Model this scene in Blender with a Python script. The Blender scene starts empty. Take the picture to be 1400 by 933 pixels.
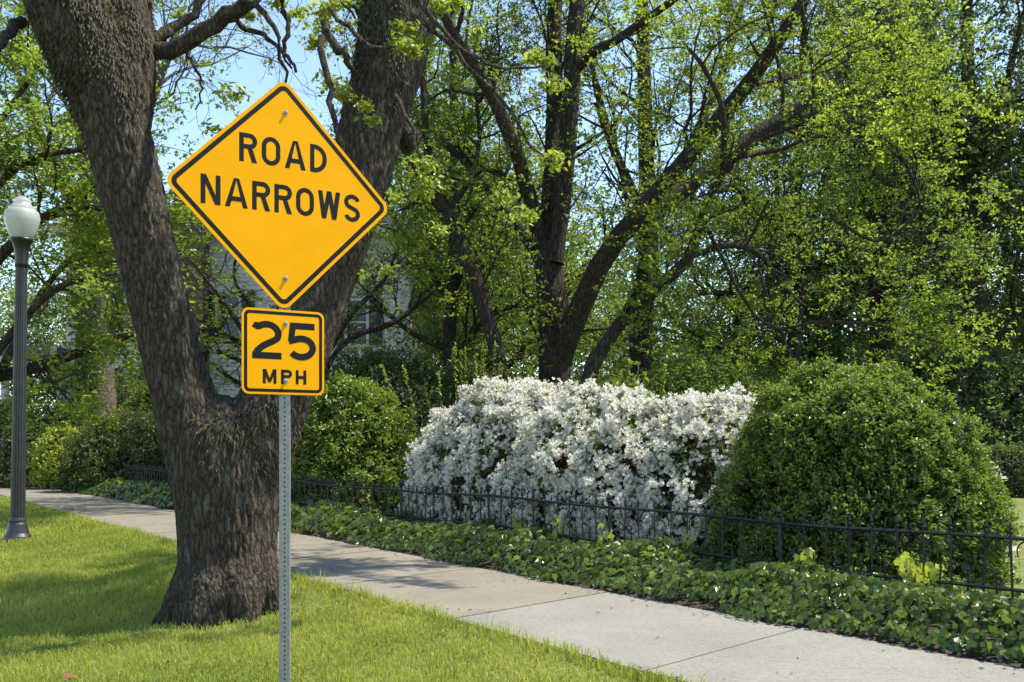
import bpy, bmesh, math
import numpy as np
from mathutils import Vector, Matrix

# ---------------------------------------------------------------- camera / sky / sun
scene = bpy.context.scene
COL = scene.collection
rng = np.random.default_rng(11)
EYE, FPX, HOR = 1.2, 1350.0, 605.0            # eye height, focal length and horizon row of the 1400x933 photo

cam_d = bpy.data.cameras.new("camera"); cam = bpy.data.objects.new("camera", cam_d); COL.objects.link(cam)
cam.location = (0, 0, EYE); cam.rotation_euler = (math.radians(90), 0, 0)
cam_d.sensor_width = 36; cam_d.lens = 36 * FPX / 1400
cam_d.shift_y = (HOR - 466.5) / 1400
cam_d.clip_start = 0.05; cam_d.clip_end = 1500
scene.camera = cam

SUN_EL, SUN_AZ = math.radians(60), math.radians(82)      # azimuth clockwise from the view axis
sdir = Vector((math.sin(SUN_AZ) * math.cos(SUN_EL), math.cos(SUN_AZ) * math.cos(SUN_EL), math.sin(SUN_EL)))
world = bpy.data.worlds.new("World"); scene.world = world; world.use_nodes = True
wn = world.node_tree; wn.nodes.clear()
sky = wn.nodes.new("ShaderNodeTexSky"); sky.sky_type = 'NISHITA'; sky.sun_disc = False
sky.sun_elevation = SUN_EL; sky.sun_rotation = SUN_AZ; sky.air_density = 1.0; sky.dust_density = .1; sky.ozone_density = 3.0
bg = wn.nodes.new("ShaderNodeBackground"); bg.inputs[1].default_value = 0.15
wo = wn.nodes.new("ShaderNodeOutputWorld")
wn.links.new(sky.outputs[0], bg.inputs[0]); wn.links.new(bg.outputs[0], wo.inputs[0])
sun_d = bpy.data.lights.new("sun", 'SUN'); sun_d.energy = 3.9; sun_d.angle = math.radians(0.53); sun_d.color = (1.0, 0.95, 0.85)
sun = bpy.data.objects.new("sun", sun_d); COL.objects.link(sun)
sun.rotation_euler = sdir.to_track_quat('Z', 'Y').to_euler()

scene.view_settings.view_transform = 'Standard'; scene.view_settings.look = 'None'
scene.view_settings.gamma = 1.0; scene.view_settings.exposure = 1.2; scene.view_settings.use_curve_mapping = False
scene.view_settings.use_white_balance = True; scene.view_settings.white_balance_temperature = 6950; scene.view_settings.white_balance_tint = 10
scene.render.engine = 'CYCLES'
scene.cycles.max_bounces = 8; scene.cycles.diffuse_bounces = 3; scene.cycles.transmission_bounces = 6; scene.cycles.transparent_max_bounces = 6

# ---------------------------------------------------------------- coordinates
AL = math.radians(-35.4)
D2 = np.array([math.sin(AL), math.cos(AL)])              # along the sidewalk, away from the camera
N2 = np.array([math.cos(AL), -math.sin(AL)])             # across it, towards the yard
A_NEAR, A_FAR, A_FENCE = 3.56, 5.23, 6.1
def S(a, t, z=0.0):
    p = a * N2 + t * D2
    return np.array([p[0], p[1], z])
def P(px, py, Y):
    return np.array([(px - 700) / FPX * Y, Y, EYE + (HOR - py) / FPX * Y])
def on_a(px, a):
    u = (px - 700) / FPX
    Y = a / (N2[0] * u + N2[1])
    return np.array([u * Y, Y])
def at_of(x, y):
    return x * N2[0] + y * N2[1], x * D2[0] + y * D2[1]
def gz(a):                                                # ground height as a function of distance across the walk
    return np.interp(a, [-60, -1.2, 0, A_NEAR - .02, A_NEAR + .05, A_FAR, A_FAR + .5, A_FENCE, 9, 400],
                     [-.5, -.5, -.34, -.02, -.06, -.06, .02, .05, .06, .06])
def vnoise(p, seed=0):                                    # value noise, vectorised
    p = np.asarray(p, float); i = np.floor(p).astype(np.int64); f = p - i; f = f * f * (3 - 2 * f)
    def h(ix, iy, iz):
        n = (ix * 374761393 + iy * 668265263 + iz * 2147483647 + seed * 144665) & 0xffffffff
        n = ((n ^ (n >> 13)) * 1274126177) & 0xffffffff
        n = ((n ^ (n >> 16)) * 2246822519) & 0xffffffff
        return (n & 0xffff) / 65535.0
    r = 0
    for dx in (0, 1):
        for dy in (0, 1):
            for dz in (0, 1):
                w = (f[:, 0] if dx else 1 - f[:, 0]) * (f[:, 1] if dy else 1 - f[:, 1]) * (f[:, 2] if dz else 1 - f[:, 2])
                r = r + w * h(i[:, 0] + dx, i[:, 1] + dy, i[:, 2] + dz)
    return r
def fbm(p, oct=3, seed=0):
    s, a, t = 0, 1, 0
    for k in range(oct):
        s = s + a * vnoise(np.asarray(p) * 2 ** k, seed + k); t += a; a *= .5
    return s / t
def nrm(v): return v / np.maximum(np.linalg.norm(v, axis=-1, keepdims=True), 1e-9)

# ---------------------------------------------------------------- mesh helpers
def tag(o, label=None, cat=None, group=None, kind=None):
    if label: o["label"] = label
    if cat: o["category"] = cat
    if group: o["group"] = group
    if kind: o["kind"] = kind
    return o
def link(name, me, parent=None):
    o = bpy.data.objects.new(name, me); COL.objects.link(o)
    if parent is not None: o.parent = parent
    return o
def empty(name, loc=(0, 0, 0), rz=0):
    o = bpy.data.objects.new(name, None); COL.objects.link(o)
    o.location = loc; o.rotation_euler = (0, 0, rz); o.empty_display_size = .2
    return o
def mesh_np(name, V, faces, mat, attr=None, smooth=False):
    """V (n,3); faces: list of int arrays (m,k)."""
    me = bpy.data.meshes.new(name)
    V = np.asarray(V, np.float32)
    me.vertices.add(len(V)); me.vertices.foreach_set("co", V.ravel())
    faces = [np.asarray(f, np.int32) for f in faces if len(f)]
    idx = np.concatenate([f.ravel() for f in faces])
    tot = np.concatenate([np.full(len(f), f.shape[1], np.int32) for f in faces])
    st = np.concatenate([[0], np.cumsum(tot)[:-1]]).astype(np.int32)
    me.loops.add(len(idx)); me.loops.foreach_set("vertex_index", idx.astype(np.int32))
    me.polygons.add(len(tot)); me.polygons.foreach_set("loop_start", st); me.polygons.foreach_set("loop_total", tot)
    me.polygons.foreach_set("use_smooth", np.full(len(tot), bool(smooth)))
    if attr is not None:
        at = me.attributes.new("v", 'FLOAT', 'POINT'); at.data.foreach_set("value", np.asarray(attr, np.float32))
    me.update(calc_edges=True)
    me.materials.append(mat)
    return me
class Acc:                                                # gathers arrays into one mesh
    def __init__(s): s.V = []; s.F = {}; s.A = []; s.n = 0
    def add(s, V, F, attr=None):
        V = np.asarray(V, float)
        for f in (F if isinstance(F, list) else [F]):
            f = np.asarray(f)
            if len(f): s.F.setdefault(f.shape[1], []).append(f + s.n)
        s.V.append(V); s.A.append(np.full(len(V), .5) if attr is None else np.broadcast_to(attr, (len(V),))); s.n += len(V)
        return s
    def mesh(s, name, mat, smooth=False):
        return mesh_np(name, np.concatenate(s.V), [np.concatenate(f) for f in s.F.values()], mat, np.concatenate(s.A), smooth)
    def obj(s, name, mat, parent=None, smooth=False): return link(name, s.mesh(name, mat, smooth), parent)
BOXF = np.array([[0, 3, 2, 1], [4, 5, 6, 7], [0, 1, 5, 4], [1, 2, 6, 5], [2, 3, 7, 6], [3, 0, 4, 7]])
def box(x0, x1, y0, y1, z0, z1):
    return np.array([[x0, y0, z0], [x1, y0, z0], [x1, y1, z0], [x0, y1, z0], [x0, y0, z1], [x1, y0, z1], [x1, y1, z1], [x0, y1, z1]], float), BOXF
def tubes(Pt, R, sides=5, cap=False, attr=None):
    """Pt (N,K,3), R (N,K) -> V,F,attr"""
    Pt = np.asarray(Pt, float); R = np.asarray(R, float)
    N, K, _ = Pt.shape
    T = np.empty_like(Pt); T[:, 1:-1] = Pt[:, 2:] - Pt[:, :-2]; T[:, 0] = Pt[:, 1] - Pt[:, 0]; T[:, -1] = Pt[:, -1] - Pt[:, -2]
    T = nrm(T)
    ref = np.where(np.abs(T[:, :1, 2:3]) > .8, np.array([1., 0, 0]), np.array([0, 0, 1.])) * np.ones((N, K, 1))
    U = nrm(np.cross(ref, T)); W = np.cross(T, U)
    th = np.linspace(0, 2 * math.pi, sides, endpoint=False)
    V = Pt[:, :, None] + R[:, :, None, None] * (np.cos(th)[None, None, :, None] * U[:, :, None] + np.sin(th)[None, None, :, None] * W[:, :, None])
    idx = np.arange(N * K * sides).reshape(N, K, sides)
    a = idx[:, :-1]; b = idx[:, 1:]
    F = np.stack([a, np.roll(a, -1, 2), np.roll(b, -1, 2), b], -1).reshape(-1, 4)
    FF = [F]
    if cap: FF += [idx[:, 0, ::-1].reshape(-1, sides), idx[:, -1].reshape(-1, sides)]
    A = np.repeat(attr, K * sides) if attr is not None else None
    return V.reshape(-1, 3), FF, A
def spline(pts, n):
    """Catmull-Rom through (k,d) -> (n,d)"""
    p = np.asarray(pts, float); p = np.vstack([2 * p[0] - p[1], p, 2 * p[-1] - p[-2]])
    k = len(p) - 3; s = np.linspace(0, k, n); i = np.minimum(s.astype(int), k - 1); f = (s - i)[:, None]
    a, b, c, d = p[i], p[i + 1], p[i + 2], p[i + 3]
    return .5 * (2 * b + (c - a) * f + (2 * a - 5 * b + 4 * c - d) * f ** 2 + (3 * b - a - 3 * c + d) * f ** 3)
def leafmesh(C, size, nor, width=.55, fold=.18, axis=None, attr=None):
    """diamond leaves folded on the midrib"""
    n = len(C); size = np.broadcast_to(size, (n,))[:, None]
    nor = nrm(nor)
    if axis is None: axis = rng.normal(size=(n, 3))
    ax = nrm(axis - nor * (axis * nor).sum(1, keepdims=True)); bx = np.cross(nor, ax)
    base = C - ax * size * .5; tip = C + ax * size * .5 - nor * size * .08
    mid = C - ax * size * .08
    l = mid + bx * size * width * .5 + nor * size * fold; r = mid - bx * size * width * .5 + nor * size * fold
    V = np.stack([base, l, tip, r], 1).reshape(-1, 3)
    i = np.arange(n)[:, None] * 4
    F = np.concatenate([i + [0, 2, 1], i + [0, 3, 2]])
    if attr is None: attr = rng.random(n)
    return V, F, np.repeat(attr, 4)

# ---------------------------------------------------------------- materials
def newmat(name):
    m = bpy.data.materials.new(name); m.use_nodes = True; nt = m.node_tree; nt.nodes.clear()
    out = nt.nodes.new("ShaderNodeOutputMaterial")
    return m, nt, out
def nd(nt, typ, **kw):
    n = nt.nodes.new(typ)
    for k, v in kw.items():
        if k.startswith("i_"):
            key = k[2:]; key = int(key) if key.isdigit() else key.replace("_", " ")
            n.inputs[key].default_value = v
        else: setattr(n, k, v)
    return n
def ramp(nt, stops, fac=None):
    r = nt.nodes.new("ShaderNodeValToRGB"); e = r.color_ramp.elements
    while len(e) < len(stops): e.new(.5)
    for x, (p, c) in zip(e, stops): x.position = p; x.color = (*c, 1)
    if fac is not None: nt.links.new(fac, r.inputs[0])
    return r
def leafmat(name, cols, trans=.4, rough=.42, tcol=(1.5, 1.6, .8), spec=.5):
    m, nt, out = newmat(name)
    at = nd(nt, "ShaderNodeAttribute", attribute_name="v")
    r = ramp(nt, [(i / (len(cols) - 1), c) for i, c in enumerate(cols)], at.outputs["Fac"])
    p = nd(nt, "ShaderNodeBsdfPrincipled", i_Roughness=rough); p.inputs["Specular IOR Level"].default_value = spec
    nt.links.new(r.outputs[0], p.inputs["Base Color"])
    mul = nd(nt, "ShaderNodeMix", data_type='RGBA', blend_type='MULTIPLY'); mul.inputs[0].default_value = 1
    nt.links.new(r.outputs[0], mul.inputs[6]); mul.inputs[7].default_value = (*tcol, 1)
    t = nd(nt, "ShaderNodeBsdfTranslucent"); nt.links.new(mul.outputs[2], t.inputs[0])
    mx = nd(nt, "ShaderNodeMixShader"); mx.inputs[0].default_value = trans
    nt.links.new(p.outputs[0], mx.inputs[1]); nt.links.new(t.outputs[0], mx.inputs[2]); nt.links.new(mx.outputs[0], out.inputs[0])
    return m
def solid(name, col, rough=.6, metal=0., var=.15, scale=20., bump=0., bscale=60., spec=.5, stretch=(1, 1, 1)):
    m, nt, out = newmat(name)
    tc = nd(nt, "ShaderNodeTexCoord"); mp = nd(nt, "ShaderNodeMapping"); mp.inputs["Scale"].default_value = stretch
    nt.links.new(tc.outputs["Object"], mp.inputs[0])
    n = nd(nt, "ShaderNodeTexNoise", i_Scale=scale, i_Detail=5.0); nt.links.new(mp.outputs[0], n.inputs["Vector"])
    r = ramp(nt, [(.3, tuple(c * (1 - var) for c in col)), (.7, tuple(min(1, c * (1 + var)) for c in col))], n.outputs[0])
    p = nd(nt, "ShaderNodeBsdfPrincipled", i_Roughness=rough, i_Metallic=metal); p.inputs["Specular IOR Level"].default_value = spec
    nt.links.new(r.outputs[0], p.inputs["Base Color"]); nt.links.new(p.outputs[0], out.inputs[0])
    if bump:
        n2 = nd(nt, "ShaderNodeTexNoise", i_Scale=bscale, i_Detail=6.0); nt.links.new(mp.outputs[0], n2.inputs["Vector"])
        b = nd(nt, "ShaderNodeBump", i_Strength=bump, i_Distance=.01); nt.links.new(n2.outputs[0], b.inputs["Height"]); nt.links.new(b.outputs[0], p.inputs["Normal"])
    return m
def barkmat(name, dark, light, lichen=None, zs=.2, scale=22.):
    m, nt, out = newmat(name)
    tc = nd(nt, "ShaderNodeTexCoord")
    nz = nd(nt, "ShaderNodeTexNoise", i_Scale=scale * .5, i_Detail=4.0); nt.links.new(tc.outputs["Object"], nz.inputs["Vector"])
    sub = nd(nt, "ShaderNodeVectorMath", operation='MULTIPLY_ADD'); nt.links.new(nz.outputs["Color"], sub.inputs[0]); sub.inputs[1].default_value = (1.6 / scale,) * 3; nt.links.new(tc.outputs["Object"], sub.inputs[2])
    mp = nd(nt, "ShaderNodeMapping"); mp.inputs["Scale"].default_value = (1, 1, zs); nt.links.new(sub.outputs[0], mp.inputs[0])
    vo = nd(nt, "ShaderNodeTexVoronoi", feature='DISTANCE_TO_EDGE', i_Scale=scale); nt.links.new(mp.outputs[0], vo.inputs["Vector"])
    n = nd(nt, "ShaderNodeTexNoise", i_Scale=scale * 2.2, i_Detail=8.0, i_Roughness=.7); mp2 = nd(nt, "ShaderNodeMapping"); mp2.inputs["Scale"].default_value = (1, 1, .4); nt.links.new(tc.outputs["Object"], mp2.inputs[0]); nt.links.new(mp2.outputs[0], n.inputs["Vector"])
    hgt = nd(nt, "ShaderNodeMath", operation='MULTIPLY_ADD'); hgt.inputs[1].default_value = 1.6; nt.links.new(vo.outputs["Distance"], hgt.inputs[0])
    nm = nd(nt, "ShaderNodeMath", operation='MULTIPLY'); nm.inputs[1].default_value = .75; nt.links.new(n.outputs[0], nm.inputs[0]); nt.links.new(nm.outputs[0], hgt.inputs[2])
    mid = tuple((a_ * .55 + b_ * .45) for a_, b_ in zip(dark, light))
    rr = ramp(nt, [(.28, dark), (.50, mid), (.85, light)], hgt.outputs[0])
    p = nd(nt, "ShaderNodeBsdfPrincipled", i_Roughness=.92); p.inputs["Specular IOR Level"].default_value = .2
    col = rr.outputs[0]
    if lichen:
        n3 = nd(nt, "ShaderNodeTexNoise", i_Scale=11.0, i_Detail=8.0, i_Roughness=.75); nt.links.new(mp2.outputs[0], n3.inputs["Vector"])
        r3 = ramp(nt, [(.56, (0, 0, 0)), (.64, (.8, .8, .8))], n3.outputs[0])
        mx = nd(nt, "ShaderNodeMix", data_type='RGBA'); nt.links.new(r3.outputs[0], mx.inputs[0]); nt.links.new(col, mx.inputs[6]); mx.inputs[7].default_value = (*lichen, 1)
        col = mx.outputs[2]
    nt.links.new(col, p.inputs["Base Color"])
    b = nd(nt, "ShaderNodeBump", i_Strength=1.0, i_Distance=.03); nt.links.new(hgt.outputs[0], b.inputs["Height"]); nt.links.new(b.outputs[0], p.inputs["Normal"])
    nt.links.new(p.outputs[0], out.inputs[0])
    return m

M = {}
M['bark_hero'] = barkmat("grey_brown_bark", (.010, .0075, .005), (.105, .084, .061), (.16, .14, .115), zs=.2, scale=28.)
M['bark'] = barkmat("dark_bark", (.009, .007, .005), (.065, .054, .043), zs=.2, scale=16)
M['bark_light'] = barkmat("pale_bark", (.06, .05, .04), (.17, .145, .12), zs=.25, scale=14)
M['lf_bright'] = leafmat("spring_leaf_bright", [(.10, .145, .028), (.17, .22, .04), (.27, .31, .06)], .64)
M['lf_mid'] = leafmat("spring_leaf_mid", [(.075, .115, .034), (.125, .175, .048), (.185, .235, .065)], .6)
M['lf_dark'] = leafmat("evergreen_leaf", [(.04, .066, .024), (.07, .105, .036), (.11, .15, .05)], .48)
M['lf_far'] = leafmat("far_leaf", [(.09, .13, .048), (.14, .19, .066), (.20, .25, .085)], .6)  # paler than the mid leaf: a haze-like lift put into the colour
M['lf_box'] = leafmat("boxwood_leaf", [(.026, .056, .013), (.078, .125, .022), (.25, .31, .045)], .35, rough=.42)
M['lf_shrub'] = leafmat("shrub_leaf", [(.05, .09, .015), (.12, .17, .025), (.22, .28, .04)], .35, rough=.4)
M['lf_shrub_red'] = leafmat("red_tinged_leaf", [(.04, .07, .02), (.08, .11, .03), (.13, .12, .035)], .35, rough=.4)
M['lf_yellow'] = leafmat("yellow_green_leaf", [(.16, .2, .03), (.26, .31, .05), (.38, .4, .08)], .45)
M['lf_ivy'] = leafmat("ivy_leaf", [(.024, .052, .010), (.06, .105, .015), (.21, .26, .035)], .33, rough=.33, spec=.5)
M['lf_fern'] = leafmat("fern_frond", [(.028, .03, .012), (.045, .045, .018), (.10, .085, .04)], .25, rough=.8)
M['petal'] = leafmat("white_petal", [(.70, .67, .59), (.80, .775, .70), (.86, .84, .77)], .28, rough=.55, tcol=(1, 1, .97), spec=.2)
M['petal_red'] = leafmat("red_petal", [(.5, .03, .04), (.6, .05, .06)], .3, tcol=(1, 1, 1))
M['grass'] = leafmat("grass_blade", [(.17, .205, .036), (.245, .28, .052), (.34, .355, .08), (.46, .41, .18)], .5, rough=.5)
M['iron'] = solid("black_iron", (.012, .013, .013), .5, .0, .3, 30, .2, 80)
M['lamp_paint'] = solid("lamp_green_black_paint", (.024, .028, .028), .42, .0, .25, 12, .1, 120)
M['lamp_collar'] = solid("black_collar_paint", (.01, .011, .012), .4)
M['galv'] = solid("galvanised_steel", (.27, .27, .255), .5, .3, .18, 40, .08, 200)
M['sign_back'] = solid("bare_aluminium", (.55, .55, .56), .4, .8, .08)
M['sign_black'] = solid("sign_black", (.008, .009, .009), .6, var=.1, spec=.15)
M['bolt'] = solid("zinc_bolt", (.30, .30, .28), .45, .6, .2, 200)
M['siding'] = solid("white_clapboard_paint", (.52, .52, .5), .6, var=.08, scale=3)
M['trim'] = solid("white_trim_paint", (.45, .45, .43), .5, var=.05)
M['shutter'] = solid("black_shutter_paint", (.012, .014, .016), .5)
M['roof'] = solid("grey_shingle", (.10, .098, .095), .9, var=.3, scale=25)
M['pot'] = solid("dark_pot", (.02, .022, .024), .5)
M['stone'] = solid("pale_stone", (.42, .41, .38), .8, var=.12)
M['brown_leaf'] = solid("dry_leaf", (.16, .065, .025), .8)
M['paper'] = solid("white_paper", (.8, .8, .8), .7)
M['soil'] = solid("dark_soil", (.045, .034, .024), .95, var=.45, scale=18, bump=.8, bscale=40)

def mat_glass():
    m, nt, out = newmat("window_glass")
    p = nd(nt, "ShaderNodeBsdfPrincipled", i_Roughness=.06); p.inputs["Base Color"].default_value = (.012, .014, .016, 1)
    nt.links.new(p.outputs[0], out.inputs[0]); return m
M['glass'] = mat_glass()
def mat_globe():
    m, nt, out = newmat("frosted_globe")
    n = nd(nt, "ShaderNodeTexNoise", i_Scale=70.0); b = nd(nt, "ShaderNodeBump", i_Strength=.35, i_Distance=.01); nt.links.new(n.outputs[0], b.inputs["Height"])
    p = nd(nt, "ShaderNodeBsdfPrincipled", i_Roughness=.25); p.inputs["Base Color"].default_value = (.80, .83, .80, 1)
    p.inputs["Transmission Weight"].default_value = .7; nt.links.new(b.outputs[0], p.inputs["Normal"])
    t = nd(nt, "ShaderNodeBsdfTranslucent"); t.inputs[0].default_value = (.78, .8, .77, 1)
    mx = nd(nt, "ShaderNodeMixShader"); mx.inputs[0].default_value = .3
    nt.links.new(p.outputs[0], mx.inputs[1]); nt.links.new(t.outputs[0], mx.inputs[2]); nt.links.new(mx.outputs[0], out.inputs[0]); return m
M['globe'] = mat_globe()
def mat_yellow():
    m, nt, out = newmat("retroreflective_yellow")
    tc = nd(nt, "ShaderNodeTexCoord")
    n = nd(nt, "ShaderNodeTexNoise", i_Scale=6.0, i_Detail=4.0); nt.links.new(tc.outputs["Object"], n.inputs["Vector"])
    r = ramp(nt, [(.25, (.76, .33, .002)), (.5, (.80, .35, .003)), (.75, (.83, .365, .006))], n.outputs[0])
    p = nd(nt, "ShaderNodeBsdfPrincipled", i_Roughness=.45); p.inputs["Specular IOR Level"].default_value = .08
    p.inputs["Coat Weight"].default_value = .0; p.inputs["Coat Roughness"].default_value = .12
    nt.links.new(r.outputs[0], p.inputs["Base Color"]); nt.links.new(p.outputs[0], out.inputs[0])
    return m
M['yellow'] = mat_yellow()
def mat_brick():
    m, nt, out = newmat("red_brick")
    tc = nd(nt, "ShaderNodeTexCoord"); mp = nd(nt, "ShaderNodeMapping"); mp.inputs["Rotation"].default_value = (math.radians(90), 0, 0)
    nt.links.new(tc.outputs["Object"], mp.inputs[0])
    b = nd(nt, "ShaderNodeTexBrick"); b.inputs["Color1"].default_value = (.12, .055, .04, 1); b.inputs["Color2"].default_value = (.075, .036, .028, 1)
    b.inputs["Mortar"].default_value = (.15, .13, .115, 1); b.inputs["Scale"].default_value = 1.0
    b.inputs["Brick Width"].default_value = .21; b.inputs["Row Height"].default_value = .075; b.inputs["Mortar Size"].default_value = .009
    nt.links.new(mp.outputs[0], b.inputs["Vector"])
    p = nd(nt, "ShaderNodeBsdfPrincipled", i_Roughness=.9); nt.links.new(b.outputs[0], p.inputs["Base Color"]); nt.links.new(p.outputs[0], out.inputs[0]); return m
M['brick'] = mat_brick()
def mat_concrete(name, c0, c1, stain):
    m, nt, out = newmat(name)
    tc = nd(nt, "ShaderNodeTexCoord")
    n1 = nd(nt, "ShaderNodeTexNoise", i_Scale=1.3, i_Detail=6.0, i_Roughness=.6); n2 = nd(nt, "ShaderNodeTexNoise", i_Scale=140.0, i_Detail=3.0)
    n3 = nd(nt, "ShaderNodeTexVoronoi", i_Scale=90.0)
    for n in (n1, n2, n3): nt.links.new(tc.outputs["Object"], n.inputs["Vector"])
    r1 = ramp(nt, [(.3, c0), (.7, c1)], n1.outputs[0])
    r2 = ramp(nt, [(.3, (.62, .6, .56)), (.6, (1.1, 1.1, 1.08))], n2.outputs[0])
    mu = nd(nt, "ShaderNodeMix", data_type='RGBA', blend_type='MULTIPLY'); mu.inputs[0].default_value = .7
    nt.links.new(r1.outputs[0], mu.inputs[6]); nt.links.new(r2.outputs[0], mu.inputs[7])
    n4 = nd(nt, "ShaderNodeTexNoise", i_Scale=3.2, i_Detail=8.0, i_Roughness=.75); nt.links.new(tc.outputs["Object"], n4.inputs["Vector"])
    r4 = ramp(nt, [(.55, (0, 0, 0)), (.75, (.6, .6, .6))], n4.outputs[0])
    mx = nd(nt, "ShaderNodeMix", data_type='RGBA'); nt.links.new(r4.outputs[0], mx.inputs[0]); nt.links.new(mu.outputs[2], mx.inputs[6]); mx.inputs[7].default_value = (*stain, 1)
    n5 = nd(nt, "ShaderNodeTexNoise", i_Scale=26.0, i_Detail=6.0, i_Roughness=.8); nt.links.new(tc.outputs["Object"], n5.inputs["Vector"])
    r5 = ramp(nt, [(.36, (.72, .71, .68)), (.5, (1, 1, 1)), (.7, (1.08, 1.08, 1.06))], n5.outputs[0])
    m5 = nd(nt, "ShaderNodeMix", data_type='RGBA', blend_type='MULTIPLY'); m5.inputs[0].default_value = .85; nt.links.new(mx.outputs[2], m5.inputs[6]); nt.links.new(r5.outputs[0], m5.inputs[7]); mx = m5
    p = nd(nt, "ShaderNodeBsdfPrincipled", i_Roughness=.88); p.inputs["Specular IOR Level"].default_value = .3
    nt.links.new(mx.outputs[2], p.inputs["Base Color"])
    b = nd(nt, "ShaderNodeBump", i_Strength=.35, i_Distance=.004); nt.links.new(n2.outputs[0], b.inputs["Height"]); nt.links.new(b.outputs[0], p.inputs["Normal"])
    nt.links.new(p.outputs[0], out.inputs[0]); return m
M['conc_a'] = mat_concrete("worn_concrete", (.18, .16, .128), (.235, .212, .174), (.13, .113, .086))
M['conc_b'] = mat_concrete("newer_concrete", (.20, .192, .168), (.25, .24, .212), (.165, .157, .135))
def mat_ground():
    m, nt, out = newmat("lawn_soil")
    tc = nd(nt, "ShaderNodeTexCoord")
    n1 = nd(nt, "ShaderNodeTexNoise", i_Scale=.9, i_Detail=8.0, i_Roughness=.7); nt.links.new(tc.outputs["Object"], n1.inputs["Vector"])
    r = ramp(nt, [(.3, (.10, .125, .022)), (.55, (.15, .18, .03)), (.75, (.19, .18, .05))], n1.outputs[0])
    n2 = nd(nt, "ShaderNodeTexNoise", i_Scale=60.0, i_Detail=4.0); nt.links.new(tc.outputs["Object"], n2.inputs["Vector"])
    r2 = ramp(nt, [(.3, (.5, .5, .5)), (.7, (1.2, 1.2, 1.2))], n2.outputs[0])
    mu = nd(nt, "ShaderNodeMix", data_type='RGBA', blend_type='MULTIPLY'); mu.inputs[0].default_value = .8
    nt.links.new(r.outputs[0], mu.inputs[6]); nt.links.new(r2.outputs[0], mu.inputs[7])
    p = nd(nt, "ShaderNodeBsdfPrincipled", i_Roughness=.95); nt.links.new(mu.outputs[2], p.inputs["Base Color"])
    b = nd(nt, "ShaderNodeBump", i_Strength=.6, i_Distance=.03); nt.links.new(n2.outputs[0], b.inputs["Height"]); nt.links.new(b.outputs[0], p.inputs["Normal"])
    nt.links.new(p.outputs[0], out.inputs[0]); return m
M['ground'] = mat_ground()

# ---------------------------------------------------------------- ground, sidewalk
aa = np.concatenate([[-170, -60, -20, -5, -1.2], np.arange(-.6, A_NEAR - .3, .3), [A_NEAR - .02, A_NEAR + .05, A_FAR, A_FAR + .5, A_FENCE, 7, 8, 9, 14, 30, 170]])
tt = np.concatenate([[-170, -60, -10], np.arange(-4, 40, 1.0), [60, 100, 170]])
A, T = np.meshgrid(aa, tt, indexing='ij')
xy = A[..., None] * N2 + T[..., None] * D2
Z = gz(A)
near = (A > -1) & (A < A_NEAR - .1) & (T > -3) & (T < 39)
Z = Z + near * (vnoise(np.stack([A.ravel() * .7, T.ravel() * .5, A.ravel() * 0], 1), 3).reshape(A.shape) - .5) * .07
V = np.concatenate([xy, Z[..., None]], -1).reshape(-1, 3)
idx = np.arange(A.size).reshape(A.shape)
F = np.stack([idx[:-1, :-1], idx[1:, :-1], idx[1:, 1:], idx[:-1, 1:]], -1).reshape(-1, 4)
ground = link("ground", mesh_np("ground", V, [F], M['ground'], smooth=True)); tag(ground, "green lawn ground under the trees and along the walk", "ground", kind="structure")
def ground_z(x, y):
    a, t = at_of(x, y)
    z = gz(a)
    return z + np.where((a > -1) & (a < A_NEAR - .1), (vnoise(np.stack([np.atleast_1d(a) * .7, np.atleast_1d(t) * .5, np.atleast_1d(a) * 0], 1), 3) - .5) * .07, 0)

walk = empty("sidewalk"); tag(walk, "concrete sidewalk of jointed slabs running back along the ivy and fence", "sidewalk", kind="structure")
J0, JL, SK = 5.87, 1.9, .30
for k in range(-4, 16):
    t0, t1 = J0 + k * JL, J0 + (k + 1) * JL
    g = .006
    c = [(A_NEAR, t0 - SK / 2 + g), (A_FAR, t0 + SK / 2 + g), (A_FAR, t1 + SK / 2 - g), (A_NEAR, t1 - SK / 2 - g)]
    dz = rng.normal() * .003
    bm = bmesh.new()
    vs = [bm.verts.new(S(a_, t_, z_ + dz)) for z_ in (-.10, 0) for a_, t_ in c]
    for f in BOXF: bm.faces.new([vs[i] for i in f])
    bmesh.ops.recalc_face_normals(bm, faces=bm.faces)
    bmesh.ops.bevel(bm, geom=[e for e in bm.edges if all(v.co.z > -.05 for v in e.verts)], offset=.009, segments=2, affect='EDGES')
    me = bpy.data.meshes.new("slab"); bm.to_mesh(me); bm.free()
    me.materials.append(M['conc_a'] if k >= 0 else M['conc_b'])
    link("slab", me, walk)
# soil bed under the ivy
ta = np.linspace(-4, 34, 77); ab = np.array([A_FAR + .004, A_FAR + .12, A_FAR + .5, A_FENCE + .3, 6.9])
A, T = np.meshgrid(ab, ta, indexing='ij'); Z = np.interp(A, ab, [-.03, .0, .04, .07, .03]) + (vnoise(np.stack([A.ravel() * 3, T.ravel() * 3, A.ravel() * 0], 1), 9).reshape(A.shape)) * .03
V = np.concatenate([A[..., None] * N2 + T[..., None] * D2, Z[..., None]], -1).reshape(-1, 3); idx = np.arange(A.size).reshape(A.shape)
F = np.stack([idx[:-1, :-1], idx[1:, :-1], idx[1:, 1:], idx[:-1, 1:]], -1).reshape(-1, 4)
tag(link("planting_bed", mesh_np("planting_bed", V, [F], M['soil'], smooth=True)), "dark soil bed under the ivy beside the sidewalk", "soil", kind="structure")

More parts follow.
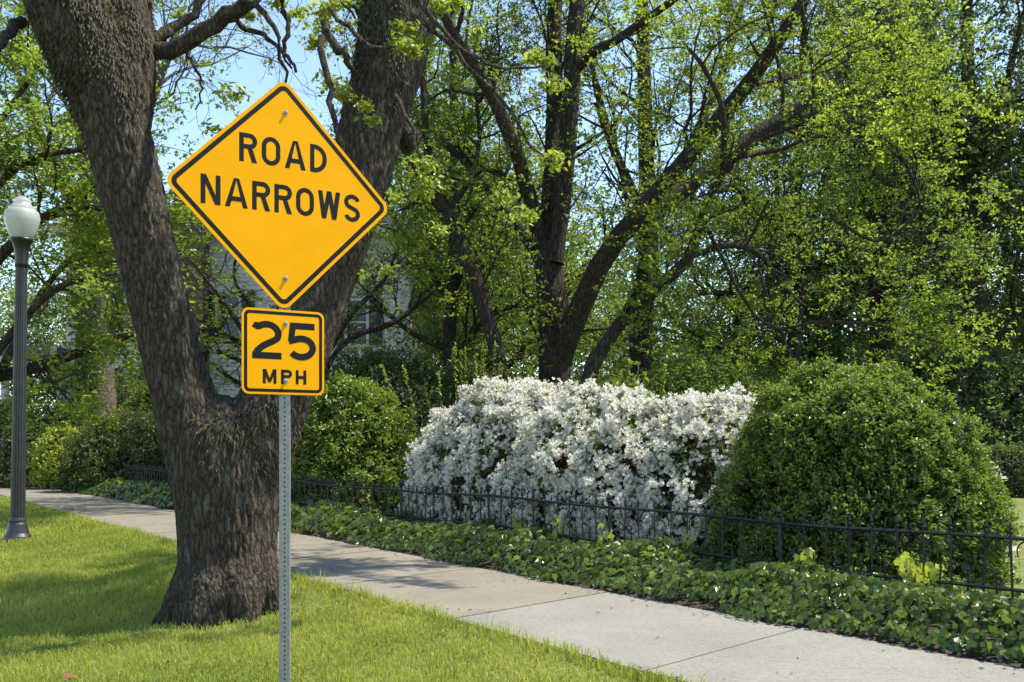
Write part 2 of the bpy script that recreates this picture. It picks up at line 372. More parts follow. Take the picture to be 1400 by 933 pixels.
# ---------------------------------------------------------------- warning sign
TH = math.radians(31.7)
sign_xy = P(389.5, 605, 5.38)[:2]
sign = empty("warning_sign", (sign_xy[0], sign_xy[1], float(ground_z(sign_xy[0], sign_xy[1])[0])), TH)
tag(sign, "yellow diamond ROAD NARROWS sign with square 25 MPH plaque on perforated steel post", "road sign")
SZ0 = sign.location.z
zc = EYE + (HOR - 270.3) / FPX * 5.38 - SZ0        # diamond centre, local
zp = EYE + (HOR - 483) / FPX * 5.38 - SZ0        # plaque centre, local
def rrect(w, h, r, n=8, rot=0):
    pts = []
    for cx, cy, a0 in ((w / 2 - r, h / 2 - r, 0), (-w / 2 + r, h / 2 - r, 90), (-w / 2 + r, -h / 2 + r, 180), (w / 2 - r, -h / 2 + r, 270)):
        for i in range(n + 1):
            a = math.radians(a0 + 90 * i / n); pts.append((cx + r * math.cos(a), cy + r * math.sin(a)))
    p = np.array(pts); c, s = math.cos(rot), math.sin(rot)
    return p @ np.array([[c, s], [-s, c]])
def plate(name, outline, y0, y1, zc, mat, parent, matb=None):
    n = len(outline)
    V = np.concatenate([np.column_stack([outline[:, 0], np.full(n, y), outline[:, 1] + zc]) for y in (y0, y1)])
    i = np.arange(n); F = np.stack([i, (i + 1) % n, (i + 1) % n + n, i + n], 1)
    me = mesh_np(name, V, [F[:, ::-1], np.array([i]), np.array([i[::-1] + n])], mat)
    if matb: me.materials.append(matb); me.polygons[len(me.polygons) - 1].material_index = 1
    return link(name, me, parent)
def ringplate(name, o, i_, y0, y1, zc, mat, parent):
    n = len(o); V = np.concatenate([np.column_stack([p[:, 0], np.full(n, y), p[:, 1] + zc]) for p, y in ((o, y0), (i_, y0), (o, y1), (i_, y1))])
    k = np.arange(n); q = (k + 1) % n
    F = np.concatenate([np.stack([k, q, q + n, k + n], 1), np.stack([k + 2 * n, k, q, q + 2 * n], 1)[:, ::-1], np.stack([k + n, q + n, q + 3 * n, k + 3 * n], 1)])
    return link(name, mesh_np(name, V, [F], mat), parent)
SD = .892
dia = rrect(SD, SD, .055, 8, math.pi / 4)
panel = plate("sign_panel", dia, -.048, -.045, zc, M['yellow'], sign, M['sign_back']); panel["label"] = "large yellow diamond panel reading ROAD NARROWS"
ringplate("border", rrect(SD - .036, SD - .036, .042, 8, math.pi / 4), rrect(SD - .084, SD - .084, .022, 8, math.pi / 4), -.0486, -.0481, zc, M['sign_black'], panel)
PW = .457
plaq = plate("speed_plaque", rrect(PW, PW, .038), -.048, -.045, zp, M['yellow'], sign, M['sign_back']); plaq["label"] = "square yellow plaque reading 25 MPH"
ringplate("border", rrect(PW - .024, PW - .024, .029), rrect(PW - .058, PW - .058, .014), -.0486, -.0481, zp, M['sign_black'], plaq)
# letters as stroked outlines
def arc(cx, cy, rx, ry, a0, a1, n=14):
    a = np.radians(np.linspace(a0, a1, n)); return [(cx + rx * math.cos(t), cy + ry * math.sin(t)) for t in a]
def ribbon(path, w, close=False):
    p = np.array(path, float); n = len(p)
    L = []; R = []
    for i in range(n):
        if close: a, b = p[i] - p[i - 1], p[(i + 1) % n] - p[i]
        else: a = p[i] - p[i - 1] if i else p[1] - p[0]; b = p[i + 1] - p[i] if i < n - 1 else p[-1] - p[-2]
        a = a / np.linalg.norm(a); b = b / np.linalg.norm(b)
        na, nb = np.array([-a[1], a[0]]), np.array([-b[1], b[0]])
        m = na + nb; m = m / np.linalg.norm(m); k = min(w / 2 / max(m @ na, .35), w)
        L.append(p[i] + m * k); R.append(p[i] - m * k)
    L, R = np.array(L), np.array(R); V = np.concatenate([L, R]); k = np.arange(n if close else n - 1); q = (k + 1) % n
    return V, np.stack([k, q, q + n, k + n], 1)
def glyph(ch, w, h, s):
    """strokes in a box w x h with stroke s, origin bottom-left; items: (path, closed) or ('poly', pts)"""
    e = s / 2
    if ch in "RP":
        m = h * (.46 if ch == 'R' else .42); r = (h - m) / 2 + 0
        bowl = [(e, h - e), (w - e - r + e, h - e)] + arc(w - e - (r - e), m + r - 0, r - e, r - e, 90, -90)[1:-1] + [(w - e - r + e, m + e), (e, m + e)]
        g = [([(e, 0), (e, h)], 0), (bowl, 0)]
        if ch == 'R': g.append(('poly', [(w * .42, m + s * .6), (w * .42 + s * 1.05, m + s * .6), (w, 0), (w - s * 1.12, 0)]))
        return g
    if ch == 'O':
        r = (w - s) / 2; k = r * 1.05
        return [(arc(w / 2, h - e - k, r, k, 0, 180) + arc(w / 2, e + k, r, k, 180, 360), 1)]
    if ch == 'A':
        return [('poly', [(0, 0), (s * 1.08, 0), (w / 2 + s * .1, h), (w / 2 - s * .56, h)]), ('poly', [(w - s * 1.08, 0), (w, 0), (w / 2 + s * .56, h), (w / 2 - s * .1, h)]), ([(w * .24, h * .29), (w * .76, h * .29)], 0)]
    if ch == 'D':
        r = min(w * .62, h / 2 - e)
        return [([(e, 0), (e, h)], 0), ([(e, h - e), (w - e - r, h - e)] + arc(w - e - r, h - e - r, r, r, 90, 0)[1:] + arc(w - e - r, e + r, r, r, 0, -90)[:-1] + [(w - e - r, e), (e, e)], 0)]
    if ch == 'N':
        return [([(e, 0), (e, h)], 0), ([(w - e, 0), (w - e, h)], 0), ('poly', [(0.002, h), (s * 1.12, h), (w - .002, 0), (w - s * 1.12, 0)])]
    if ch == 'M':
        return [([(e, 0), (e, h)], 0), ([(w - e, 0), (w - e, h)], 0), ('poly', [(.001, h), (s * 1.15, h), (w / 2 + s * .45, h * .1), (w / 2 - s * .45, h * .1)]), ('poly', [(w - s * 1.15, h), (w - .001, h), (w / 2 + s * .45, h * .1), (w / 2 - s * .45, h * .1)])]
    if ch == 'H':
        return [([(e, 0), (e, h)], 0), ([(w - e, 0), (w - e, h)], 0), ([(e, h / 2), (w - e, h / 2)], 0)]
    if ch == 'W':
        q = s * 1.05
        return [('poly', [(0, h), (q, h), (w * .27 + q * .5, 0), (w * .27 - q * .5, 0)]), ('poly', [(w / 2 - q * .5, h), (w / 2 + q * .5, h), (w * .27 + q * .5, 0), (w * .27 - q * .5, 0)]),
                ('poly', [(w / 2 - q * .5, h), (w / 2 + q * .5, h), (w * .73 + q * .5, 0), (w * .73 - q * .5, 0)]), ('poly', [(w - q, h), (w, h), (w * .73 + q * .5, 0), (w * .73 - q * .5, 0)])]
    if ch == 'S':
        rx = (w - s) / 2; ry = (h / 2 - s / 2) / 2
        return [(arc(w / 2, h - e - ry, rx, ry, 15, 180, 16) + spline([(e, h - e - ry), (e + rx * .25, h * .585), (w / 2, h / 2), (w - e - rx * .25, h * .415), (w - e, e + ry)], 12)[1:-1].tolist() + arc(w / 2, e + ry, rx, ry, 0, -165, 16), 0)]
    if ch == '2':
        r = h * .29
        pts = [(e * .9, h * .79), (w * .16, h * .87)] + arc(w / 2, h - e - (h * .25), w / 2 - e, h * .25, 130, -28, 16) + [(w * .70, h * .47), (w * .42, h * .36), (w * .2, h * .22), (w * .12, e)]
        return [(spline(pts, 44).tolist(), 0), ([(w * .02, e), (w, e)], 0)]
    if ch == '5':
        return [([(w * .12, h - e), (w * .95, h - e)], 0), ('poly', [(w * .12 - e * .2, h), (w * .12 + s * .9, h), (w * .05 + s * .92, h * .60), (w * .03, h * .50)]),
                (spline([(w * .06, h * .50)] + arc(w / 2 - e * .1, h * .335, w / 2 - e * .9, h * .335 - e, 112, -146, 22), 50).tolist(), 0)]
def letter(ch, x, z, w, h, s, parent):
    acc = Acc(); y = -.0481
    for j, g in enumerate(glyph(ch, w, h, s)):
        if g[0] == 'poly':
            pv = np.array(g[1]); Fv = np.array([[0, 1, 2, 3]])
        else: pv, Fv = ribbon(g[0], s, bool(g[1]))
        acc.add(np.column_stack([pv[:, 0] + x, np.full(len(pv), y - .00035 * (j + 1)), pv[:, 1] + z]), Fv)
    o = acc.obj("letter", M['sign_black'], parent); return o
def word(txt, ws, x0, z, gap, h, s, parent):
    x = x0
    for ch, w in zip(txt, ws):
        letter(ch, x, z - h / 2, w, h, s, parent); x += w + gap
k = 1.0
word("ROAD", [.096, .102, .118, .096], -.242, zc + .225, .0245, .153, .0245, panel)
word("NARROWS", [.102, .122, .098, .098, .102, .130, .096], -.442, zc - .022, .0225, .153, .0245, panel)
letter('2', -.176, zp + .06 - .1, .163, .203, .036, plaq); letter('5', .018, zp + .06 - .1, .163, .203, .036, plaq)
letter('M', -.116, zp - .172, .075, .078, .0165, plaq); letter('P', -.016, zp - .172, .062, .078, .0165, plaq); letter('H', .066, zp - .172, .060, .078, .0165, plaq)
panel.location.x = -.022; plaq.location.x = -.022
# bolts with washers
def lathe(prof, n=16):
    prof = np.array(prof); th = np.linspace(0, 2 * math.pi, n, endpoint=False)
    V = np.stack([prof[:, 0][:, None] * np.cos(th), prof[:, 0][:, None] * np.sin(th), np.repeat(prof[:, 1][:, None], n, 1)], -1).reshape(-1, 3)
    i = np.arange(len(prof) * n).reshape(len(prof), n); a, b = i[:-1], i[1:]
    return V, np.stack([a, np.roll(a, -1, 1), np.roll(b, -1, 1), b], -1).reshape(-1, 4)
bv, bf = lathe([(0.0002, .0), (.014, 0), (.014, .003), (.0085, .0032), (.0085, .011), (.006, .0135), (.0002, .0138)], 10)
bv = bv[:, [0, 2, 1]] * [1, -1, 1]
bme = mesh_np("bolt", bv, [bf[:, ::-1]], M['bolt'])
for zb in (zc + .447, zc - .448, zp + .155, zp - .154):
    o = link("bolt", bme, sign); o.location = (-.012, -.0488, zb)
# perforated square post, four walls with real holes on front and sides
def perforated(w, z0, z1, pitch, r):
    V = []; F4 = []; n = 0
    k = 8; th = np.linspace(0, 2 * math.pi, k, endpoint=False) + math.pi / 8
    z = z0
    oct_ = np.column_stack([np.cos(th) * r, np.sin(th) * r])
    hw, hp = w / 2, pitch / 2
    # outer ring of 8 points on the cell border
    outp = np.array([(hw, hp * .45), (hw * .45, hp), (-hw * .45, hp), (-hw, hp * .45), (-hw, -hp * .45), (-hw * .45, -hp), (hw * .45, -hp), (hw, -hp * .45)])
    while z < z1:
        c = np.array([0, z + hp]); inn = oct_ + c; o = outp + c
        cor = np.array([(hw, hp), (-hw, hp), (-hw, -hp), (hw, -hp)]) + c
        V.append(np.concatenate([inn, o, cor]))
        b = n
        for i in range(8):
            j = (i + 1) % 8; F4.append((b + i, b + 8 + i, b + 8 + j, b + j))
        for q, (i, j) in enumerate(((0, 1), (2, 3), (4, 5), (6, 7))): F4.append((b + 8 + i, b + 16 + q, b + 8 + j, b + 8 + j))
        n += 20; z += pitch
    return np.concatenate(V), [f for f in F4]
pw = .058
pv, pf = perforated(pw - .004, -.35, zc + .56, .0254, .0052)
bm = bmesh.new()
for ang in range(4):
    vs = []
    ca, sa = math.cos(ang * math.pi / 2), math.sin(ang * math.pi / 2)
    for u, z in pv:
        x, y = u, -pw / 2; vs.append(bm.verts.new((x * ca - y * sa, x * sa + y * ca, z)))
    for f in pf:
        ids = []
        for i in f:
            if i not in ids: ids.append(i)
        bm.faces.new([vs[i] for i in ids])
zt0, zt1 = -.35, float(pv[:, 1].max())
h_ = pw / 2; e_ = h_ - .002
for sx, sy in ((1, 1), (-1, 1), (-1, -1), (1, -1)):     # rounded corners
    pts = [(sx * h_, sy * e_), (sx * (h_ - .0006), sy * (h_ - .0006)), (sx * e_, sy * h_)]
    lo = [bm.verts.new((x, y, zt0)) for x, y in pts]; hi = [bm.verts.new((x, y, zt1)) for x, y in pts]
    for i in range(2): bm.faces.new((lo[i], lo[i + 1], hi[i + 1], hi[i]))
me = bpy.data.meshes.new("post"); bm.to_mesh(me); bm.free(); me.materials.append(M['galv'])
post = link("post", me, sign); post.location = (0, 0, 0); post.rotation_euler = (0, 0, -math.radians(31.7 - 8) + math.radians(2))
inn = Acc().add(*box(-.0245, .0245, -.0245, .0245, -.3, zt1 - .01)); inn.obj("inner_box", M['shutter'], post)  # black box filling the hollow post, visible through its holes

# ---------------------------------------------------------------- street lamp
LY = 13.2
lx = (24 - 700) / FPX * LY
lz = float(ground_z(lx, LY)[0])
lamp = empty("street_lamp", (lx, LY, lz)); tag(lamp, "dark fluted lamp post with frosted white acorn globe standing in the grass", "street lamp")
lamp.rotation_euler = (0, math.radians(.8), 0)
pxm = LY / FPX
zb = EYE + (HOR - 738) / FPX * LY - lz
def zl(py): return EYE + (HOR - py) / FPX * LY - lz
base_p = [(.18, zb - .1), (.18, zb + .02), (.17, zb + .05), (.145, zb + .09), (.128, zb + .16), (.118, zb + .21), (.105, zb + .235), (.11, zb + .26), (.098, zb + .30), (.0002, zb + .30)]
v, f = lathe(base_p, 32); link("base", mesh_np("base", v, [f], M['lamp_paint'], smooth=False), lamp)
n = 64; th = np.linspace(0, 2 * math.pi, n, endpoint=False)
zs = np.linspace(zb + .26, zl(362), 12); prof = np.linspace(.093, .073, 12)
fl = np.maximum(0, np.cos(th * 16)) * -.09 + 1
V = np.stack([prof[:, None] * fl * np.cos(th), prof[:, None] * fl * np.sin(th), np.repeat(zs[:, None], n, 1)], -1).reshape(-1, 3)
i = np.arange(12 * n).reshape(12, n); F = np.stack([i[:-1], np.roll(i[:-1], -1, 1), np.roll(i[1:], -1, 1), i[1:]], -1).reshape(-1, 4)
link("shaft", mesh_np("shaft", V, [F], M['lamp_paint']), lamp)
v, f = lathe([(.0002, zl(366)), (.082, zl(366)), (.078, zl(360)), (.078, zl(352)), (.09, zl(342)), (.118, zl(332)), (.142, zl(329)), (.145, zl(326.5)), (.0002, zl(326.5))], 32); link("collar", mesh_np("collar", v, [f], M['lamp_collar'], smooth=True), lamp)
gp = spline([(.125, zl(328)), (.165, zl(320)), (.205, zl(308)), (.222, zl(299)), (.205, zl(290)), (.16, zl(286))], 22)
gl_ = np.concatenate([gp, gp[::-1] * [.965, 1]])
v, f = lathe(gl_, 32); globe = link("globe", mesh_np("globe", v, [f], M['globe'], smooth=True), lamp)
v, f = lathe(spline([(.165, zl(286.4)), (.17, zl(285)), (.125, zl(281)), (.105, zl(277)), (.112, zl(275.5)), (.108, zl(274)), (.075, zl(271)), (.03, zl(268.5)), (.0004, zl(268))], 26), 32)
link("globe_cap", mesh_np("globe_cap", v, [f], M['globe'], smooth=True), lamp)
v, f = lathe([(.0002, zl(268.6)), (.024, zl(268.2)), (.016, zl(266)), (.03, zl(264)), (.022, zl(261.5)), (.0002, zl(258))], 12); link("finial", mesh_np("finial", v, [f], M['lamp_collar'], smooth=True), lamp)
v, f = lathe([(.0002, zl(326)), (.03, zl(326)), (.03, zl(316)), (.055, zl(312)), (.055, zl(298)), (.03, zl(294)), (.0002, zl(294))], 14); link("bulb", mesh_np("bulb", v, [f], M['trim'], smooth=True), lamp)

# ---------------------------------------------------------------- iron fence
fence = empty("iron_fence", tuple(S(A_FENCE, 4, gz(A_FENCE)))); tag(fence, "low black iron picket fence with hoops and spear tips behind the ivy", "fence")
f_inv = Matrix.Translation(fence.location).inverted()
frz = math.atan2(D2[1], D2[0])
ZT, ZB = .594, .272; T0, T1, SP = .2, 25.8, .2
def local_at(t, z=0):
    p = S(A_FENCE, t, z); return Vector(p) - fence.location
def spear(w, z0, z1, tip):
    """square bar with a spear tip, along local z"""
    r = w / 2; bars = [(r, z0), (r, z1 - tip), (r * 2.3, z1 - tip * .82), (r * .9, z1 - tip * .62), (r * 2.0, z1 - tip * .5), (.0006, z1)]
    v, f = lathe(bars, 4); c, s = math.cos(math.pi / 4), math.sin(math.pi / 4)
    return v, f
def fmesh(name, w, z0, z1, tip):
    v, f = spear(w, z0, z1, tip); return mesh_np(name, v, [f], M['iron'])
z_off = fence.location.z
me_tall = fmesh("picket", .017, -.08, .70 - z_off + .0, .085)
me_short = fmesh("short_picket", .015, -.08, .405 - z_off, .075)
me_spike = fmesh("spike", .010, ZT - z_off, .665 - z_off, .05)
me_post = fmesh("post", .034, -.12, .735 - z_off, .10)
# hoop under the top rail, lies along local x
hs = arc(0, ZT - .085 - z_off, SP / 2 - .022, .075, 8, 172, 10)
hp = np.array([[(-SP / 2 + .012, 0, ZT - .11 - z_off), (-SP / 2 + .03, 0, ZT - .115 - z_off)] + [(-x, 0, z) for x, z in hs] + [(SP / 2 - .03, 0, ZT - .115 - z_off), (SP / 2 - .012, 0, ZT - .11 - z_off)]])
v, f, _ = tubes(hp, np.full(hp.shape[:2], .0052), 4); me_hoop = mesh_np("hoop", v, f, M['iron'])
nb = int((T1 - T0) / SP)
sag = lambda t: .012 * math.sin(t * .9) + .008 * math.sin(t * 2.3)
for k in range(nb + 1):
    t = T0 + k * SP; post_here = (k % 10 == 4)
    o = link("post" if post_here else "picket", me_post if post_here else me_tall, fence)
    o.location = local_at(t, z_off + sag(t)); o.rotation_euler = (rng.normal() * .012, rng.normal() * .02, frz)
    if k < nb:
        o = link("short_picket", me_short, fence); o.location = local_at(t + SP / 2, z_off + sag(t)); o.rotation_euler = (rng.normal() * .012, rng.normal() * .02, frz)
        o = link("hoop", me_hoop, fence); o.location = local_at(t + SP / 2, z_off + sag(t + SP / 2)); o.rotation_euler = (0, 0, frz)
        o = link("spike", me_spike, fence); o.location = local_at(t + SP / 2, z_off + sag(t + SP / 2)); o.rotation_euler = (0, 0, frz)
for zr, rr in ((ZT, .0125), (ZB, .0125)):
    for k in range(0, nb, 10):
        t0, t1 = T0 + max(0, k - 6) * SP if k else T0, T0 + min(nb, k + 4) * SP
        if k == 0: t1 = T0 + 4 * SP
        ts = np.linspace(t0, t1, 8)
        pts = np.array([[np.array(local_at(t, zr + sag(t))) for t in ts]])
        v, f, _ = tubes(pts, np.full((1, 8), rr), 4, True); link("rail", mesh_np("rail", v, f, M['iron']), fence)
acc = Acc()
ts = np.arange(T0 + .02, 4.6, .05)
W = np.array([[np.array(local_at(t, z) ) + np.append(N2 * .018, 0) for z in (.06, .3, .57)] for t in ts]); v, f, _ = tubes(W, np.full(W.shape[:2], .0007), 3); acc.add(v, f)
W = np.array([[np.array(local_at(t, z + .004 * math.sin(t * 5))) + np.append(N2 * .020, 0) for t in np.linspace(T0, 4.6, 20)] for z in np.arange(.1, .58, .075)]); v, f, _ = tubes(W, np.full(W.shape[:2], .0007), 3); acc.add(v, f)
o = acc.obj("wire_mesh", M['lamp_paint'], fence); o["kind"] = "stuff"

# ---------------------------------------------------------------- house
HY = 33.0
def hx(px): return (px - 700) / FPX * HY
def hz(py): return EYE + (HOR - py) / FPX * HY
house = empty("white_house", (hx(340), HY, .06)); tag(house, "white clapboard house with black shutters and brick chimney behind the forked tree", "house")
hl = np.array(house.location)
def hpart(name, V, F, mat, parent=None):
    V = np.asarray(V) - hl
    return link(name, mesh_np(name, V, F if isinstance(F, list) else [F], mat), parent or house)
X0, X1, Z1 = hx(95), hx(556), hz(322)
acc = Acc(); z = .5
while z < Z1 - .05:
    zt = min(z + .135, Z1)
    Vb = np.array([[X0, HY - .03, z], [X1, HY - .03, z], [X1, HY, zt], [X0, HY, zt], [X0, HY, z], [X1, HY, z]]); acc.add(Vb, np.array([[0, 1, 2, 3], [4, 5, 1, 0]]))
    z = zt
acc.V = [v - hl for v in acc.V]; acc.obj("clapboard_siding", M['siding'], house)["kind"] = "stuff"
v, f = box(X0, X1, HY + .01, HY + 9, 0, Z1); hpart("wall", v, f, M['siding'])
v, f = box(X0 - .05, X1 + .05, HY - .1, HY, 0, .52); hpart("foundation", v, f, M['brick'])
for xc in (X0, X1): v, f = box(xc - .09, xc + .09, HY - .05, HY + .05, .52, Z1 - .02); hpart("corner_board", v, f, M['trim'])
v, f = box(X0 - .5, X1 + .5, HY - .55, HY + 9.5, Z1, Z1 + .22); roof_e = hpart("cornice", v, f, M['trim'])
zr = Z1 + .22; R_ = np.array([[X0 - .6, HY - .65, zr], [X1 + .6, HY - .65, zr], [X1 + .6, HY + 9.6, zr], [X0 - .6, HY + 9.6, zr], [X0 + 3, HY + 4.5, zr + 2.0], [X1 - 3, HY + 4.5, zr + 2.0]])
hpart("roof", R_, [np.array([[0, 1, 5, 4], [2, 3, 4, 5]]), np.array([[1, 2, 5], [3, 0, 4]])], M['roof'])
v, f = box(hx(243), hx(287), HY - .75, HY - .04, 0, hz(300)); v[4:, :] = v[4:, :]; ch = hpart("chimney", v, f, M['brick'])
v, f = box(hx(247), hx(279), HY - .65, HY - .1, hz(300), hz(245)); hpart("chimney_stack", v, f, M['brick'])
v, f = box(hx(245), hx(281), HY - .72, HY - .03, hz(245), hz(240)); hpart("chimney_cap", v, f, M['stone'])
def window(cx, y0, y1, hw):
    xa, xb, za, zb_ = hx(cx - hw), hx(cx + hw), hz(y1), hz(y0)
    v, f = box(xa, xb, HY - .05, HY - .02, za, zb_); w = hpart("window", v, f, M['glass'])
    acc = Acc()
    for b in (box(xa - .1, xa, HY - .075, HY - .02, za - .05, zb_ + .1), box(xb, xb + .1, HY - .075, HY - .02, za - .05, zb_ + .1), box(xa, xb, HY - .075, HY - .02, zb_, zb_ + .1)): acc.add(b[0] - hl, b[1])
    acc.obj("frame", M['trim'], w)
    acc = Acc(); zm = (za + zb_) / 2
    acc.add(box(xa, xb, HY - .065, HY - .051, zm - .03, zm + .03)[0] - hl, BOXF); acc.obj("meeting_rail", M['trim'], w)
    acc = Acc(); acc.add(box(xa - .15, xb + .15, HY - .12, HY - .02, za - .13, za - .051)[0] - hl, BOXF); acc.obj("sill", M['trim'], w)
    for s_ in (-1, 1):
        c0 = xa - .1 - .44 if s_ < 0 else xb + .1
        sh = hpart("shutter", *box(c0, c0 + .43, HY - .11, HY - .03, za - .04, zb_ + .05), M['shutter'])
        acc = Acc()
        for zz in np.arange(za + .06, zb_ - .06, .085): acc.add(box(c0 + .06, c0 + .37, HY - .122, HY - .111, zz, zz + .05)[0] - hl, BOXF)
        acc.obj("louvre", M['shutter'], sh)["kind"] = "stuff"
for cx, y0, y1, hw in ((186, 395, 452, 12), (313, 400, 462, 14), (488, 412, 470, 13), (186, 505, 575, 13), (488, 520, 585, 13), (390, 520, 585, 13)): window(cx, y0, y1, hw)
# porch at the left end
v, f = box(hx(20), hx(94), HY - 1.2, HY + 5, 0, .75); hpart("porch_floor", v, f, M['stone'])
v, f = box(hx(14), hx(96), HY - 1.4, HY + 5, hz(490), hz(478)); hpart("porch_roof", v, f, M['roof'])
for cx in (28, 101):
    v, f = lathe([(.19, .75), (.19, .9), (.15, .95), (.125, hz(490) - .2), (.18, hz(490) - .15), (.18, hz(490))], 14); v = v + [hx(cx), HY - 1.0, 0]; hpart("porch_column", v, f, M['trim'])
v, f = box(hx(78), hx(90), HY + .4, HY + .5, .75, hz(500)); hpart("door", v, f, M['shutter'])

# stair railing and planter near the gate
rl = empty("stair_railing", tuple(P(52, 640, 28.5) * [1, 1, 0])); tag(rl, "weathered grey stair railing with thin balusters left of the potted plant", "railing")
rloc = np.array(rl.location)
pa, pb = P(43, 578, 29.5), P(60, 632, 27.5)
v, f, _ = tubes(np.array([[pa, pb]]), np.full((1, 2), .045), 6, True); link("handrail", mesh_np("handrail", v - rloc, f, M['siding']), rl)
for k in range(9):
    q = pa + (pb - pa) * (k + .5) / 9; v, f, _ = tubes(np.array([[q, q - [0, 0, .85]]]), np.full((1, 2), .018), 5, True); link("baluster", mesh_np("baluster", v - rloc, f, M['siding']), rl)
v, f = box(pb[0] - .08, pb[0] + .08, pb[1] - .08, pb[1] + .08, .05, pb[2] + .15); link("newel_post", mesh_np("newel_post", v - rloc, [f], M['siding']), rl)
pl = empty("potted_plant", tuple(P(73, 640, 27.6) * [1, 1, 0] + [0, 0, .05])); tag(pl, "dark round pot with low green plant on a pale pier by the porch", "potted plant")
pz = EYE + (HOR - 590) / FPX * 27.6 - .05
v, f = box(-.28, .28, -.28, .28, 0, pz); link("pier", mesh_np("pier", v, [f], M['stone']), pl)
v, f = lathe([(.0002, pz), (.2, pz), (.27, pz + .24), (.32, pz + .27), (.32, pz + .33), (.27, pz + .33), (.26, pz + .28), (.0002, pz + .28)], 20); link("pot", mesh_np("pot", v, [f], M['pot'], smooth=False), pl)
C = rng.normal(size=(260, 3)) * [.13, .13, .05] + [0, 0, pz + .38]; v, f, a = leafmesh(C, .09, rng.normal(size=(260, 3)) + [0, 0, 1]); link("leaves", mesh_np("leaves", v, [f], M['lf_yellow'], a), pl)["kind"] = "stuff"

# ---------------------------------------------------------------- trees
def children(Pt, R, m, fmin, spread, up, length, lvar=.35, rscale=.55, K=5, wob=.12, grav=0., fpow=1.0, rmul=1.0):
    N, K0, _ = Pt.shape
    seg = np.linalg.norm(np.diff(Pt, axis=1), axis=2).sum(1); pr = seg / seg.sum()
    i = rng.choice(N, m, p=pr); f = fmin + (1 - fmin) * rng.random(m) ** fpow
    x = f * (K0 - 1); j = np.minimum(x.astype(int), K0 - 2); g = (x - j)[:, None]
    p0 = Pt[i, j] * (1 - g) + Pt[i, j + 1] * g; tan = nrm(Pt[i, j + 1] - Pt[i, j]); r = R[i, j] * (1 - g[:, 0]) + R[i, j + 1] * g[:, 0]
    pr_ = rng.normal(size=(m, 3)); pr_ = nrm(pr_ - tan * (pr_ * tan).sum(1, keepdims=True))
    d = nrm(tan * math.cos(spread) + pr_ * math.sin(spread) + np.array([0, 0, up]))
    L = length * (1 + lvar * rng.normal(size=m)).clip(.4, 1.8)
    out = np.empty((m, K, 3)); out[:, 0] = p0; cur = p0
    for k in range(1, K):
        d = nrm(d + rng.normal(size=(m, 3)) * wob * 1.6 + np.array([0, 0, -grav]))
        cur = cur + d * (L / (K - 1))[:, None]; out[:, k] = cur
    r0 = np.minimum(r * rscale, L * .0145 + .002)
    RR = r0[:, None] * np.linspace(1, .3, K) * rmul
    return out, RR
def tip_points(Pt, m, jitter):
    N, K, _ = Pt.shape
    i = rng.integers(0, N, m); f = (.25 + .75 * rng.random(m) ** .7) * (K - 1); j = np.minimum(f.astype(int), K - 2); g = (f - j)[:, None]
    return Pt[i, j] * (1 - g) + Pt[i, j + 1] * g + rng.normal(size=(m, 3)) * jitter
def guide(pts, K=14):
    """[(px,py,rpx,Y)] -> centreline, radii"""
    q = np.array([list(P(a, b, d)) + [r * d / FPX] for a, b, r, d in pts]); s = spline(q, K)
    return s[:, :3], np.maximum(s[:, 3], .004)
def build_tree(name, label, base, guides, mat_w, mat_l, n1=40, l1=2.5, n2=220, l2=1.2, n3=900, l3=.5, nleaf=8000, leaf=.08, jit=.1, fmin=.25, spread=.9, up=.25, grav=0, flat=.9, clump=None, K=14, wleaf=.6, group=None, cat="tree", extra_leaf=None, rs=1.0):
    t = empty(name, tuple(base)); tag(t, label, cat, group)
    b = np.array(t.location); tr = Acc(); br = Acc()
    G = [guide(g, K) for g in guides]
    Pg = np.array([g[0] for g in G]); Rg = np.array([g[1] for g in G]) * rs
    Pw = Pg + np.concatenate([np.zeros((len(G), 1, 3)), rng.normal(size=(len(G), K - 1, 3)) * Rg[:, 1:, None] * .07], 1)
    v, f, _ = tubes(Pw, Rg * (1 + .035 * rng.normal(size=Rg.shape)), 10); tr.add(v - b, f)
    tr.obj("trunk", mat_w, t, smooth=True)
    P1, R1 = children(Pg, Rg, n1, fmin, spread, up, l1, K=7, wob=.16, grav=grav)
    P2, R2 = children(P1, R1, n2, .2, .85, up * .6, l2, K=5, wob=.16, grav=grav)
    P3, R3 = children(P2, R2, n3, .2, .8, .1, l3, K=3, wob=.15, grav=grav)
    for p, r, s in ((P1, R1, 6), (P2, R2, 4), (P3, R3, 3)):
        v, f, _ = tubes(p, np.maximum(r, .0025), s); br.add(v - b, f)
    br.obj("branches", mat_w, t, smooth=True)["kind"] = "stuff"
    if nleaf:
        C = np.repeat(tip_points(P3, nleaf // 7, jit), 7, 0); C = C + rng.normal(size=C.shape) * leaf * np.array([.8, .8, .42])
        if extra_leaf is not None: C = np.concatenate([C, extra_leaf])
        nn = rng.normal(size=C.shape) * .75 + [0, 0, flat]
        cl = vnoise(C * .9, 5)
        v, f, a = leafmesh(C - b, leaf * (.65 + .7 * rng.random(len(C))), nn, wleaf, .15, attr=np.clip(.5 * rng.random(len(C)) + .9 * (cl - .25), 0, 1))
        link("crown", mesh_np("crown", v, [f], mat_l, a), t)["kind"] = "stuff"
    return t, (P1, P2, P3)

